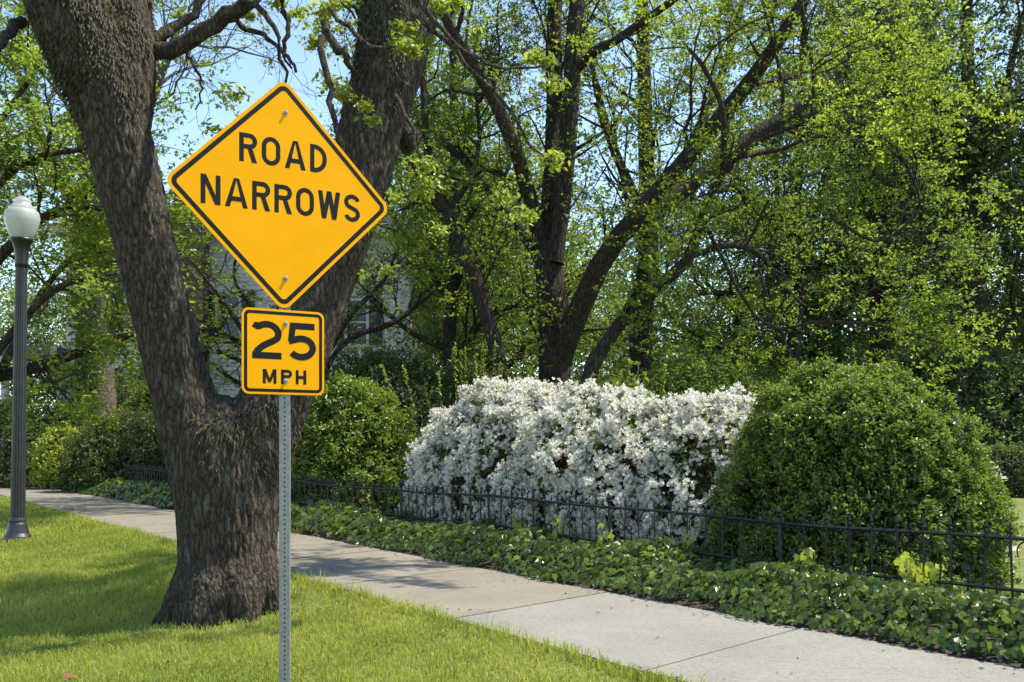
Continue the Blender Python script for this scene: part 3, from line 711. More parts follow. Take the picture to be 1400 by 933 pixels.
# --- the forked tree near the sign
TY = 7.63
base = np.array([(311 - 700) / FPX * TY, TY, 0]); base[2] = float(ground_z(base[0], base[1])[0])
hero = empty("forked_tree", tuple(base)); tag(hero, "big forked tree with furrowed grey bark behind the road sign", "tree")
GH = {
 'main': [(311, 900, 78, TY), (311, 850, 75, TY), (311, 815, 70, TY), (311, 770, 65, TY), (311, 710, 67, TY), (309, 650, 70, TY), (303, 600, 66, TY), (300, 575, 52, TY), (298, 556, 34, TY), (297, 542, 12, TY)],
 'left': [(287, 680, 46, TY), (268, 600, 46, TY), (252, 545, 42, TY - .02), (238, 500, 39, TY - .05), (213, 400, 38, TY - .1), (189, 300, 40, TY - .15), (165, 200, 43, TY - .2), (140, 120, 48, TY - .25), (105, 40, 52, TY - .3), (75, -30, 50, TY - .35), (55, -90, 47, TY - .38)],
 'left2': [(172, 190, 30, TY - .18), (172, 140, 36, TY - .15), (170, 80, 40, TY - .1), (164, 0, 40, TY), (167, -80, 36, TY + .15)],
 'right': [(325, 690, 44, TY), (352, 600, 49, TY), (380, 540, 46, TY + .05), (408, 470, 45, TY + .1), (435, 400, 43, TY + .15), (468, 310, 42, TY + .2), (497, 220, 42, TY + .25), (512, 160, 44, TY + .3), (527, 110, 45, TY + .3), (540, 50, 49, TY + .35), (552, 0, 50, TY + .4), (575, -85, 47, TY + .48)],
 'rootl': [(288, 755, 38, TY), (270, 800, 34, TY - .06), (244, 834, 23, TY - .14), (214, 856, 12, TY - .2), (190, 870, 6, TY - .24)],
 'rootf': [(300, 770, 40, TY - .1), (292, 815, 38, TY - .28), (284, 850, 27, TY - .42), (276, 876, 13, TY - .52)],
 'rootr': [(345, 770, 34, TY - .05), (358, 808, 32, TY - .1), (374, 834, 20, TY - .14), (394, 848, 9, TY - .15)],
 'rootfr': [(325, 780, 40, TY - .15), (332, 825, 30, TY - .3), (340, 850, 16, TY - .37), (345, 865, 6, TY - .4)],
 'rootb': [(330, 770, 40, TY + .2), (345, 810, 30, TY + .4), (360, 830, 10, TY + .6)],
}
acc = Acc()
for kk, g in GH.items():
    p, r = guide(g, 26); v, f, _ = tubes(p[None], r[None], 18, True); acc.add(v, f)
tmp = acc.obj("tmp_trunk", M['bark_hero'])
md = tmp.modifiers.new("r", 'REMESH'); md.mode = 'VOXEL'; md.voxel_size = .0125
dg = bpy.context.evaluated_depsgraph_get(); ev = tmp.evaluated_get(dg); me = bpy.data.meshes.new_from_object(ev)
bpy.data.objects.remove(tmp)
n = len(me.vertices); V = np.empty(n * 3); me.vertices.foreach_get("co", V); V = V.reshape(-1, 3)
# smooth the union a little, then push out bark ridges
ne = len(me.edges); E = np.empty(ne * 2, np.int32); me.edges.foreach_get("vertices", E); E = E.reshape(-1, 2)
deg = np.bincount(E.ravel(), minlength=n)[:, None]
for _ in range(9):
    s_ = np.zeros_like(V); np.add.at(s_, E[:, 0], V[E[:, 1]]); np.add.at(s_, E[:, 1], V[E[:, 0]]); V = .5 * V + .5 * s_ / deg
me.vertices.foreach_set("co", V.ravel()); me.update()
NN = np.empty(n * 3); me.vertices.foreach_get("normal", NN); NN = NN.reshape(-1, 3)
q = V.copy(); side = np.where(q[:, 2] > 1.5, np.where(q[:, 0] < -2.2, .28, -.38), 0); q[:, 0] += side * (q[:, 2] - 1.5)
rid = 1 - np.abs(2 * fbm(q * [30, 30, 5.0], 2, 1) - 1); rid2 = fbm(q * [48, 48, 12], 2, 7)
lump = fbm(q * [4, 4, 2.2], 3, 21) - .5
low = np.clip((.55 - q[:, 2]) / .6, 0, 1)
V2 = V + NN * ((rid ** 2 - .45) * .020 + (rid2 - .5) * .014 + lump * (.022 + .07 * low))[:, None]
me.vertices.foreach_set("co", (V2 - base).ravel()); me.update(); me.name = "trunk"; me.materials.clear(); me.materials.append(M['bark_hero'])
me.polygons.foreach_set("use_smooth", np.ones(len(me.polygons), bool))
link("trunk", me, hero)
# ferns on the bark
px = 700 + V[:, 0] / V[:, 1] * FPX; py = HOR - (V[:, 2] - EYE) / V[:, 1] * FPX
jx, jy = 22 * rng.random(len(V)), 70 * rng.random(len(V)) ** 1.5
def frac(x0, x1, y0, y1): return np.where((px > x0) & (px < x1) & (py > y0) & (py < y1) & (NN[:, 2] > -.75) & (px > x0 + jx) & (px < x1 - jx) & (py > y0 + jx) & (py < y1 - jy))[0]
acc = Acc()
def fern(ids, m, L, lean):
    ids = ids[fbm(V[ids] * 4, 2, 33) > .44]
    i = rng.choice(ids, m); p0 = V[i]; d = nrm(NN[i] * .55 + rng.normal(size=(m, 3)) * .35 + [0, 0, .25]); K = 5
    L = L * (.6 + .8 * rng.random(m)); pts = [p0]; cur = p0
    for k in range(K - 1):
        d = nrm(d + np.array([0, 0, -.65])); cur = cur + d * (L / (K - 1))[:, None]; pts.append(cur)
    pts = np.stack(pts, 1); w = nrm(np.cross(d, NN[i]) + rng.normal(size=(m, 3)) * .3); wd = np.array([.3, 1, .9, .6, .1]) * .0065
    Lf = pts + w[:, None] * wd[None, :, None]; Rt = pts - w[:, None] * wd[None, :, None]
    vv = np.concatenate([Lf, Rt], 1).reshape(-1, 3); b = np.arange(m)[:, None] * 2 * K
    ff = np.concatenate([b + [k, k + 1, K + k + 1, K + k] for k in range(K - 1)])
    acc.add(vv - base, ff, np.repeat(rng.random(m), 2 * K))
fern(frac(258, 420, 540, 668), 1000, .07, 0)
fern(frac(60, 215, -20, 175), 2600, .05, 0); fern(frac(30, 140, -20, 240), 800, .045, 0)
fern(frac(470, 560, -30, 150), 1900, .05, 0); fern(frac(420, 500, 120, 330), 300, .045, 0)
acc.obj("fern_patch", M['lf_fern'], hero)["kind"] = "stuff"
# limbs and hanging twigs of the forked tree
limbs = [
 [(200, 75, 12, TY), (235, 66, 12, TY - .05), (285, 38, 11, TY - .1), (335, 4, 10, TY - .2), (400, -50, 8, TY - .3)],
 [(205, 55, 10, TY + .1), (225, 45, 8, TY + .2), (260, 20, 6, TY + .3), (300, -30, 5, TY + .4)],
 [(300, 22, 5, TY - .1), (330, 35, 4, TY), (372, 60, 3, TY), (395, 90, 1.5, TY)],
 [(30, 30, 8, TY - .2), (10, 45, 7, TY - .4), (-4, 70, 6, TY - .6), (-40, 90, 4, TY - .8)],
 [(560, 180, 14, TY + .3), (556, 205, 9, TY + .6), (552, 190, 7, TY + .8)],
 [(445, 20, 6, TY - .1), (450, 50, 6, TY - .2), (470, 75, 5, TY - .3), (485, 100, 3, TY - .3)],
 [(440, 50, 5, TY - .5), (448, 110, 4.5, TY - .6), (452, 160, 4, TY - .6), (470, 210, 3, TY - .7), (475, 300, 2.5, TY - .7)],
 [(450, 10, 3, TY - .6), (480, 40, 3, TY - .7), (510, 62, 2.5, TY - .8), (540, 64, 1.5, TY - .8)],
 [(560, -20, 4, TY - .4), (585, 20, 3.4, TY - .5), (620, 55, 3, TY - .6), (650, 80, 2.6, TY - .7), (700, 95, 2, TY - .7), (750, 90, 1.3, TY - .7)],
 [(565, 20, 4, TY - .4), (600, 45, 3.6, TY - .5), (640, 90, 3, TY - .6), (690, 140, 2.4, TY - .6), (720, 190, 1.8, TY - .6), (750, 220, 1.2, TY - .6)],
 [(540, 130, 3, TY - .2), (560, 170, 2.6, TY - .4), (575, 215, 2, TY - .5), (582, 245, 1.3, TY - .5)],
 [(320, -10, 5, TY - .3), (365, 20, 4, TY - .3), (380, 60, 3, TY - .3), (395, 110, 2, TY - .2), (400, 150, 1, TY - .2)],
 [(380, -20, 5, TY), (395, 30, 4, TY), (388, 70, 3, TY), (405, 95, 2, TY)],
 [(250, 60, 3, TY), (262, 85, 2.4, TY), (275, 120, 1.6, TY), (268, 150, 1, TY)],
]
tr = Acc(); Pl = []; Rl = []
for g in limbs:
    p, r = guide(g, 14); p = p + np.concatenate([np.zeros((1, 3)), rng.normal(size=(13, 3)) * .012]); Pl.append(p); Rl.append(r)
Pl, Rl = np.array(Pl), np.array(Rl); 
for p_, r_ in zip(Pl, Rl): v, f, _ = tubes(p_[None], r_[None], 8, True); link("limb", mesh_np("limb", v - base, f, M['bark_hero'], smooth=True), hero)
P1, R1 = children(Pl, Rl, 90, .2, .9, -.1, .35, K=5, wob=.2, grav=.06, rmul=.4); P2, R2 = children(P1, R1, 260, .2, .9, -.1, .16, K=4, wob=.2, grav=.08, rmul=.9)
br = Acc()
for p, r, s in ((P1, R1, 4), (P2, R2, 3)): v, f, _ = tubes(p, np.maximum(r, .0016), s); br.add(v - base, f)
br.obj("twigs", M['bark_hero'], hero, True)["kind"] = "stuff"
# leaf tufts at picked places (each a spray of drooping leaves on the twig end)
tufts = [(318, 128, 16, -.3), (296, 180, 14, -.3), (560, 40, 14, -.5), (550, 62, 15, -.6), (566, 72, 12, -.6), (545, 35, 9, -.6), (440, 20, 20, -.4), (455, 5, 16, -.4), (452, 115, 18, -.5), (470, 130, 13, -.5),
         (500, 145, 10, -.4), (510, 165, 9, -.4), (755, 115, 18, -.6), (745, 85, 12, -.6), (730, 78, 12, -.6), (758, 220, 19, -.6), (580, 225, 17, -.5), (585, 250, 19, -.5), (575, 265, 12, -.4), (600, 315, 12, -.3),
         (690, 270, 14, -.4), (720, 295, 16, -.4), (540, 270, 10, -.3), (585, 60, 14, -.4), (600, 8, 16, -.4), (625, 5, 14, -.4), (650, 45, 12, -.5), (530, 370, 12, .3), (490, 375, 12, .2), (508, 310, 10, 0), (430, 60, 12, -.2), (405, 20, 12, .1), (380, 5, 12, .1), (340, 20, 10, .3), (250, 20, 10, .3)]
Cs = []; At = []
for tx, ty, rp, dy in tufts:
    m = int(26 + rp * 2.6); c = P(tx, ty, TY + dy); r = rp * TY / FPX
    Cs.append(c + rng.normal(size=(m, 3)) * [r * .55, r * .5, r * .34])
C = np.concatenate(Cs); m = len(C)
nn = rng.normal(size=(m, 3)) * .55 + [0, -.25, .8]; ax = rng.normal(size=(m, 3)) * .6 + [0, 0, -.7]
def leaf6(C, size, nor, axis, width=.5):
    n = len(C); size = np.broadcast_to(size, (n,))[:, None]; nor = nrm(nor)
    ax = nrm(axis - nor * (axis * nor).sum(1, keepdims=True)); bx = np.cross(nor, ax)
    b = C - ax * size * .5; t = C + ax * size * .5 - nor * size * .16
    def pt(f, s, d): return C + ax * size * f + bx * size * width * s - nor * size * d
    V = np.stack([b, pt(-.2, .42, -.05), pt(.12, .46, -.02), t, pt(.12, -.46, -.02), pt(-.2, -.42, -.05)], 1).reshape(-1, 3); i = np.arange(n)[:, None] * 6
    return V, [np.concatenate([i + [0, 3, 2, 1], i + [0, 5, 4, 3]])]
v, f = leaf6(C, .055 * (.6 + .7 * rng.random(m)), nn, ax, .55)
link("crown", mesh_np("crown", v - base, f, M['lf_yellow'], np.repeat(rng.random(m) * .8, 6)), hero)["kind"] = "stuff"
# upper crown above the frame (sparse spring leaves: right-hand limbs added unseen to cast dappled shade on the walk)
up_l = [[(62, -70, 46, TY - .37), (30, -160, 43, TY - .4), (-60, -420, 30, TY - .5), (-160, -700, 24, TY - .3), (-300, -900, 14, TY)], [(166, -60, 36, TY + .12), (170, -140, 33, TY + .25), (190, -400, 20, TY + .6), (230, -650, 15, TY + 1), (250, -900, 8, TY + 1.4)],
        [(570, -70, 46, TY + .47), (600, -170, 42, TY + .58), (650, -380, 30, TY + .8), (680, -620, 22, TY + 1.2), (700, -850, 10, TY + 1.5)], [(60, -250, 16, TY), (-60, -380, 12, TY - 1), (-250, -500, 6, TY - 1.8)], [(620, -250, 16, TY + .6), (560, -480, 12, TY + 1.8), (500, -700, 6, TY + 2.6)]]
up_l += [[(590, -90, 18, TY + .5), (700, -180, 15, TY + 1), (850, -230, 12, TY + 1.6), (1000, -230, 9, TY + 2.2), (1130, -190, 5, TY + 2.6)], [(600, -130, 16, TY + .5), (720, -330, 12, TY + 1.6), (880, -400, 9, TY + 2.8), (1050, -380, 5, TY + 4)],
         [(640, -200, 10, TY + .8), (800, -330, 9, TY + 1.6), (950, -360, 7, TY + 2), (1080, -330, 4, TY + 2.4)], [(640, -200, 10, TY + .8), (780, -260, 9, TY + 2.5), (880, -250, 7, TY + 4), (960, -220, 4, TY + 5)]]
G = [guide(g, 10) for g in up_l]; Pg = np.array([g[0] for g in G]); Rg = np.array([g[1] for g in G])
v, f, _ = tubes(Pg, Rg, 8); ub = Acc(); ub.add(v - base, f)
P1, R1 = children(Pg, Rg, 90, .1, .9, .3, 1.2, K=6); P2, R2 = children(P1, R1, 460, .2, .8, .1, .6, K=4)
for p, r, s in ((P1, R1, 5), (P2, R2, 3)): v, f, _ = tubes(p, np.maximum(r, .003), s); ub.add(v - base, f)
ub.obj("upper_limbs", M['bark_hero'], hero, True)["kind"] = "stuff"
C = np.repeat(tip_points(P2, 1150, .1), 15, 0); C = C + rng.normal(size=C.shape) * .085; v, f, a = leafmesh(C - base, .10 * (.7 + .6 * rng.random(len(C))), rng.normal(size=C.shape) * .6 + [0, 0, 1]); link("upper_crown", mesh_np("upper_crown", v, [f], M['lf_bright'], a), hero)["kind"] = "stuff"

# --- trees behind the azaleas
A1 = 20.0
build_tree("spreading_tree", "large dark trunk rising behind the azalea, splitting into twin upright stems and long right limbs", P(755, 690, A1) * [1, 1, 0] + [0, 0, .06], [
  [(755, 700, 36, A1), (757, 560, 32, A1), (757, 500, 30, A1), (756, 430, 29, A1), (752, 370, 27, A1), (750, 330, 24, A1)],
  [(748, 350, 16, A1), (752, 290, 17, A1), (756, 210, 16, A1 + .2), (757, 120, 15, A1 + .3), (758, 40, 14, A1 + .4), (760, -60, 12, A1 + .5), (750, -300, 8, A1 + .8)],
  [(758, 360, 16, A1 - .2), (768, 280, 18, A1 - .2), (776, 190, 17, A1 - .3), (783, 90, 16, A1 - .4), (790, 0, 14, A1 - .4), (800, -120, 12, A1 - .5), (820, -320, 7, A1 - .5)],
  [(745, 345, 14, A1), (730, 290, 14, A1 - .3), (712, 225, 13, A1 - .7), (690, 170, 12, A1 - 1), (660, 110, 11, A1 - 1.3), (625, 55, 10, A1 - 1.6), (590, -10, 8, A1 - 2)],
  [(765, 500, 22, A1), (785, 440, 21, A1 - .5), (815, 370, 19, A1 - 1), (860, 305, 17, A1 - 1.5), (915, 245, 16, A1 - 2), (970, 180, 15, A1 - 2.4), (1015, 125, 14, A1 - 2.8), (1065, 55, 12, A1 - 3), (1110, -20, 10, A1 - 3.3), (1170, -140, 6, A1 - 3.5)],
  [(845, 325, 15, A1 - 1.3), (905, 285, 15, A1 - 1.2), (975, 225, 14, A1 - 1), (1050, 175, 13, A1 - .8), (1110, 130, 12, A1 - .6), (1170, 70, 11, A1 - .4), (1220, 10, 9, A1 - .2), (1280, -80, 6, A1)],
  [(788, 95, 9, A1 - .4), (815, 70, 9, A1 - .8), (850, 50, 8, A1 - 1.2), (900, 15, 7, A1 - 1.5), (960, -30, 5, A1 - 2)],
  [(742, 365, 9, A1), (715, 320, 9, A1 + .4), (680, 275, 8, A1 + .8), (640, 225, 7, A1 + 1.2), (600, 190, 6, A1 + 1.5), (560, 140, 4, A1 + 2)],
  [(815, 140, 5, A1), (835, 200, 5, A1 + .2), (850, 240, 4, A1 + .3), (862, 300, 3, A1 + .3)],
  ], M['bark'], M['lf_bright'], n1=80, l1=2.0, n2=420, l2=1.0, n3=2200, l3=.45, nleaf=27000, leaf=.07, jit=.12, fmin=.25, up=.15, rs=.76)
A2 = 19.0
build_tree("leaning_tree", "slim dark trunk leaning left, beside the twin-stemmed trunk behind the azalea", P(692, 690, A2) * [1, 1, 0] + [0, 0, .06], [
  [(700, 700, 18, A2), (690, 540, 16, A2), (682, 490, 15, A2), (662, 420, 14, A2), (640, 355, 14, A2), (612, 295, 13, A2 - .1), (590, 260, 12, A2 - .2), (560, 205, 11, A2 - .4), (530, 150, 9, A2 - .6), (500, 60, 7, A2 - .8), (480, -60, 5, A2 - 1)],
  [(592, 265, 7, A2), (585, 215, 7, A2 + .3), (580, 150, 6.5, A2 + .5), (578, 80, 6, A2 + .6), (576, 0, 5, A2 + .7), (570, -100, 3, A2 + .8)],
  [(610, 290, 6, A2), (640, 250, 5, A2 + .5), (655, 190, 4, A2 + .9), (650, 120, 3, A2 + 1.2)],
  ], M['bark'], M['lf_bright'], n1=36, l1=1.8, n2=200, l2=.9, n3=1100, l3=.45, nleaf=14000, leaf=.08, fmin=.3, up=.1, rs=.78)
A3 = 16.5
build_tree("arching_tree", "low arching limb tree reaching right over the white azalea with bright leaf sprays", P(800, 690, A3) * [1, 1, 0] + [0, 0, .06], [
  [(795, 700, 17, A3), (803, 540, 15, A3), (815, 490, 14, A3), (850, 440, 13, A3), (890, 400, 12, A3 - .1), (940, 355, 11, A3 - .2), (955, 310, 9, A3 - .3), (975, 260, 8, A3 - .4), (1000, 225, 7, A3 - .5)],
  [(985, 245, 6, A3 - .4), (990, 200, 5.5, A3 - .6), (985, 140, 5, A3 - .8), (960, 90, 4, A3 - 1), (935, 60, 3, A3 - 1.1)],
  [(995, 228, 5, A3 - .4), (1035, 195, 4.5, A3 - .6), (1080, 175, 4, A3 - .7), (1130, 165, 3, A3 - .9), (1180, 170, 2.5, A3 - 1), (1215, 195, 2, A3 - 1.1), (1225, 240, 2, A3 - 1.1)],
  [(1010, 215, 5, A3 - .4), (1060, 205, 5, A3 - .2), (1100, 195, 4, A3), (1150, 165, 3, A3 + .2), (1190, 110, 2, A3 + .3)],
  [(945, 350, 6, A3), (1000, 335, 6, A3 + .2), (1040, 350, 5, A3 + .4), (1070, 390, 4, A3 + .5), (1100, 420, 3, A3 + .5)],
  [(1065, 180, 4, A3 - .6), (1070, 130, 4, A3 - .6), (1060, 70, 3, A3 - .6), (1045, 10, 2.5, A3 - .6), (1040, -40, 2, A3 - .6)],
  [(1110, 170, 4, A3 - .8), (1112, 100, 3.5, A3 - .8), (1100, 40, 3, A3 - .9), (1095, -20, 2, A3 - 1)],
  [(1140, 300, 3, A3 - 1), (1200, 330, 3, A3 - 1.4), (1255, 290, 3, A3 - 1.6), (1250, 250, 3, A3 - 1.6), (1225, 200, 3, A3 - 1.4)],
  [(960, 300, 4, A3), (1040, 440, 3, A3 - .6), (1120, 440, 3, A3 - 1), (1200, 445, 2.5, A3 - 1.4), (1290, 470, 2, A3 - 1.6)],
  ], M['bark'], M['lf_bright'], n1=90, l1=1.3, n2=420, l2=.65, n3=1500, l3=.32, nleaf=23000, leaf=.068, jit=.08, fmin=.3, up=.05, rs=.75)
A4 = 26.0
build_tree("ivy_trunk_tree", "upright dark ivy-clad trunk standing right of the twin-stemmed tree", P(880, 690, A4) * [1, 1, 0] + [0, 0, .06], [
  [(876, 690, 17, A4), (876, 540, 16, A4), (878, 450, 16, A4), (884, 370, 15, A4), (888, 300, 13, A4), (884, 200, 11, A4), (880, 80, 9, A4), (878, -40, 7, A4), (874, -200, 4, A4)],
  [(885, 330, 8, A4), (920, 260, 7, A4 + .3), (960, 170, 6, A4 + .6), (1000, 60, 5, A4 + 1), (1030, -60, 3, A4 + 1.2)],
  [(885, 300, 7, A4), (850, 230, 6, A4 + .3), (820, 140, 5, A4 + .6), (800, 40, 4, A4 + 1), (790, -60, 3, A4 + 1.2)],
  ], M['bark'], M['lf_far'], n1=60, l1=2.6, n2=300, l2=1.3, n3=1000, l3=.6, nleaf=15000, leaf=.11, jit=.2, fmin=.25, up=.2,
  extra_leaf=np.concatenate([P(876 + 2 * k % 9, 560 - k * 2.2, A4) + nrm(rng.normal(size=(14, 3))) * [.32, .32, .1] for k in range(120)]))
A5 = 23.0
build_tree("clump_tree", "cluster of thin dark stems fanning upward behind the clipped boxwood", P(1085, 690, A5) * [1, 1, 0] + [0, 0, .06], [
  [(1090, 690, 14, A5), (1088, 540, 13, A5), (1086, 480, 12, A5), (1082, 420, 10, A5), (1068, 380, 9, A5), (1052, 340, 8, A5), (1035, 300, 6, A5), (1015, 270, 5, A5), (990, 200, 3, A5)],
  [(1085, 500, 9, A5), (1060, 450, 8, A5 - .2), (1035, 420, 7, A5 - .4), (1010, 405, 6, A5 - .6), (970, 400, 4, A5 - .8), (930, 410, 3, A5 - 1)],
  [(1088, 470, 10, A5), (1092, 400, 9, A5 + .2), (1092, 330, 8, A5 + .3), (1092, 240, 7, A5 + .4), (1095, 130, 6, A5 + .5), (1100, 0, 5, A5 + .6)],
  [(1090, 420, 7, A5), (1100, 370, 6, A5), (1110, 310, 5, A5), (1130, 230, 4, A5), (1160, 140, 3, A5)],
  [(1092, 380, 5, A5), (1130, 350, 4, A5 - .4), (1180, 330, 3, A5 - .8), (1230, 320, 2, A5 - 1)],
  [(1080, 410, 6, A5), (1075, 340, 5, A5 + .2), (1062, 260, 4, A5 + .4), (1060, 160, 3, A5 + .6)],
  ], M['bark'], M['lf_mid'], n1=70, l1=1.9, n2=360, l2=1.0, n3=1300, l3=.5, nleaf=24000, leaf=.088, jit=.16, fmin=.2, up=.1, rs=.75)
A6 = 25.0
build_tree("tall_dark_tree", "tall shaded tree filling the top right corner above the clipped boxwood", P(1330, 690, A6) * [1, 1, 0] + [0, 0, .06], [
  [(1335, 690, 20, A6), (1332, 500, 17, A6), (1330, 380, 15, A6), (1328, 260, 12, A6), (1325, 150, 10, A6), (1322, 40, 8, A6), (1325, -100, 5, A6)],
  [(1331, 330, 8, A6), (1360, 280, 7, A6), (1390, 240, 6, A6), (1440, 190, 4, A6)],
  [(1330, 400, 8, A6), (1280, 330, 6, A6 - .5), (1240, 240, 5, A6 - 1), (1215, 130, 4, A6 - 1.2), (1200, 0, 3, A6 - 1.4)],
  [(1332, 480, 7, A6), (1370, 450, 6, A6 - .6), (1420, 420, 5, A6 - 1), (1480, 410, 3, A6 - 1.3)],
  [(1330, 300, 7, A6), (1300, 240, 6, A6 + .4), (1280, 130, 5, A6 + .7), (1270, 0, 4, A6 + 1)],
  [(1330, 220, 6, A6), (1370, 130, 5, A6), (1400, 20, 4, A6), (1430, -80, 3, A6)],
  ], M['bark'], M['lf_dark'], n1=120, l1=2.3, n2=620, l2=1.2, n3=2200, l3=.6, nleaf=30000, leaf=.11, jit=.2, fmin=.12, up=.0, grav=.03)
A7 = 30.0
build_tree("ivy_pole_tree", "straight ivy-wrapped trunk between the thin stem cluster and the tall shaded tree", P(1208, 690, A7) * [1, 1, 0] + [0, 0, .06], [
  [(1210, 690, 18, A7), (1208, 500, 17, A7), (1207, 400, 17, A7), (1206, 300, 15, A7), (1212, 180, 12, A7), (1220, 60, 10, A7), (1232, -60, 7, A7)],
  [(1208, 280, 8, A7), (1180, 180, 7, A7), (1150, 60, 5, A7), (1120, -60, 4, A7)],
  [(1210, 220, 8, A7), (1245, 120, 7, A7), (1265, 0, 5, A7), (1290, -90, 4, A7)],
  ], M['bark'], M['lf_dark'], n1=70, l1=2.6, n2=340, l2=1.4, n3=1200, l3=.7, nleaf=12000, leaf=.14, jit=.25, fmin=.2, up=.05,
  extra_leaf=np.concatenate([P(1207, 560 - k * 2.6, A7) + nrm(rng.normal(size=(18, 3))) * [.45, .45, .12] for k in range(130)]))
# --- left side
A8 = 27.5
tG, _ = build_tree("ivy_covered_tree", "broad ivy-covered trunk standing before the house, left of the forked tree", P(128, 690, A8) * [1, 1, 0] + [0, 0, .06], [
  [(136, 690, 30, A8), (133, 600, 24, A8), (132, 500, 22, A8), (130, 400, 21, A8), (128, 320, 19, A8), (124, 250, 16, A8), (118, 170, 13, A8), (110, 60, 10, A8), (100, -60, 6, A8)],
  [(128, 330, 10, A8), (90, 260, 8, A8), (50, 170, 6, A8), (10, 60, 4, A8)],
  [(128, 300, 10, A8), (170, 220, 8, A8), (210, 130, 6, A8), (250, 20, 4, A8)],
  ], M['bark_light'], M['lf_mid'], n1=60, l1=2.8, n2=320, l2=1.4, n3=1100, l3=.7, nleaf=11000, leaf=.12, jit=.2, fmin=.5, up=.1)
ivm = 5200; zz = rng.random(ivm); ppy = 640 - zz * 330; ang = rng.random(ivm) * math.pi * 2
c0 = np.array([P(134 - (640 - y) * .02, y, A8) for y in ppy]); C = c0 + np.stack([np.cos(ang), np.sin(ang), 0 * ang], 1) * (.46 * (1 - .25 * zz) + rng.random(ivm) * .12)[:, None]
keep = ~((C[:, 0] > c0[:, 0] + .22) & (ppy > 380)); C = C[keep]; m = len(C)
v, f, a = leafmesh(C - np.array(tG.location), .13, np.stack([np.cos(ang), np.sin(ang), .4 + 0 * ang], 1)[keep] + rng.normal(size=(m, 3)) * .4, .8, axis=np.array([[0, 0, -1.]]) + rng.normal(size=(m, 3)) * .3)
link("ivy", mesh_np("ivy", v, [f], M['lf_ivy'], a), tG)["kind"] = "stuff"
A9 = 16.5
dog, dl = build_tree("dogwood_tree", "flowering dogwood reaching in from the left edge behind the lamp with white blossoms", P(-120, 690, A9) * [1, 1, 0] + [0, 0, -.2], [
  [(-120, 740, 16, A9), (-118, 600, 14, A9), (-90, 540, 13, A9), (-30, 520, 10, A9 + .2), (40, 505, 8, A9 + .4), (100, 485, 6.5, A9 + .6), (150, 465, 6, A9 + .8), (188, 458, 4, A9 + 1)],
  [(-118, 600, 10, A9), (-90, 480, 9, A9), (-40, 400, 8, A9), (15, 335, 7, A9), (60, 297, 6, A9), (95, 284, 5, A9), (140, 285, 4, A9), (190, 275, 2, A9)],
  [(-90, 480, 7, A9), (-50, 360, 6, A9 - .5), (0, 250, 5, A9 - .7), (50, 215, 4, A9 - .8), (110, 205, 3, A9 - .8), (150, 190, 2, A9 - .8)],
  [(-60, 390, 6, A9), (-40, 270, 5, A9 + .4), (0, 170, 4, A9 + .6), (40, 110, 3, A9 + .8), (70, 60, 2, A9 + 1)],
  [(-30, 520, 6, A9), (20, 450, 5, A9 - .4), (70, 400, 4, A9 - .6), (120, 380, 3, A9 - .7), (160, 375, 2, A9 - .7)],
  [(0, 510, 6, A9), (40, 430, 5, A9 + .8), (80, 370, 4, A9 + 1), (130, 335, 3, A9 + 1), (180, 330, 2, A9 + 1)],
  ], M['bark'], M['lf_bright'], n1=110, l1=1.1, n2=480, l2=.6, n3=1500, l3=.3, nleaf=21000, leaf=.09, jit=.07, fmin=.35, up=.0, flat=1.5)
C = tip_points(dl[2], 240, .08) + [0, 0, .05]; C = np.repeat(C, 4, 0); th = np.tile(np.arange(4) * math.pi / 2, 240) + np.repeat(rng.random(240) * 6, 4)
axs = np.stack([np.cos(th), np.sin(th), .1 + 0 * th], 1); v, f, a = leafmesh(C + axs * .03 - np.array(dog.location), .055, np.array([[0, 0, 1.]]) + rng.normal(size=(960, 3)) * .2, .8, axis=axs)
link("blossoms", mesh_np("blossoms", v, [f], M['petal'], a), dog)["kind"] = "stuff"
A10 = 21.0
build_tree("slender_dogwood", "small airy tree with leaf sprays crossing in front of the house windows", P(415, 690, A10) * [1, 1, 0] + [0, 0, .06], [
  [(420, 690, 8, A10), (418, 600, 7, A10), (400, 540, 6, A10), (370, 500, 5, A10), (330, 470, 4, A10), (290, 450, 3, A10), (262, 460, 2, A10)],
  [(418, 600, 6, A10), (412, 520, 5, A10), (400, 450, 4, A10), (380, 400, 3, A10), (350, 350, 3, A10), (300, 300, 2, A10), (270, 280, 1.5, A10)],
  [(418, 580, 6, A10), (440, 500, 5, A10), (480, 430, 4, A10), (520, 390, 3, A10), (545, 340, 2, A10)],
  [(400, 545, 4, A10), (360, 540, 3, A10), (320, 520, 3, A10), (290, 500, 2, A10)],
  [(400, 545, 4, A10), (350, 480, 3, A10 - .5), (310, 420, 3, A10 - .8), (280, 380, 2, A10 - 1), (250, 345, 1.5, A10 - 1)], [(400, 540, 4, A10), (340, 500, 3, A10 + .5), (290, 480, 3, A10 + .8), (250, 500, 2, A10 + 1)], [(412, 520, 4, A10), (350, 430, 3, A10), (320, 380, 2, A10), (330, 330, 1.5, A10)],
  [(418, 560, 5, A10), (470, 470, 4, A10 + .5), (540, 440, 4, A10 + 1), (590, 400, 3, A10 + 1.2)],
  ], M['bark'], M['lf_bright'], n1=80, l1=1.0, n2=380, l2=.6, n3=1000, l3=.32, nleaf=7000, leaf=.075, jit=.1, fmin=.3, up=.0, flat=1.4)
A11 = 24.0
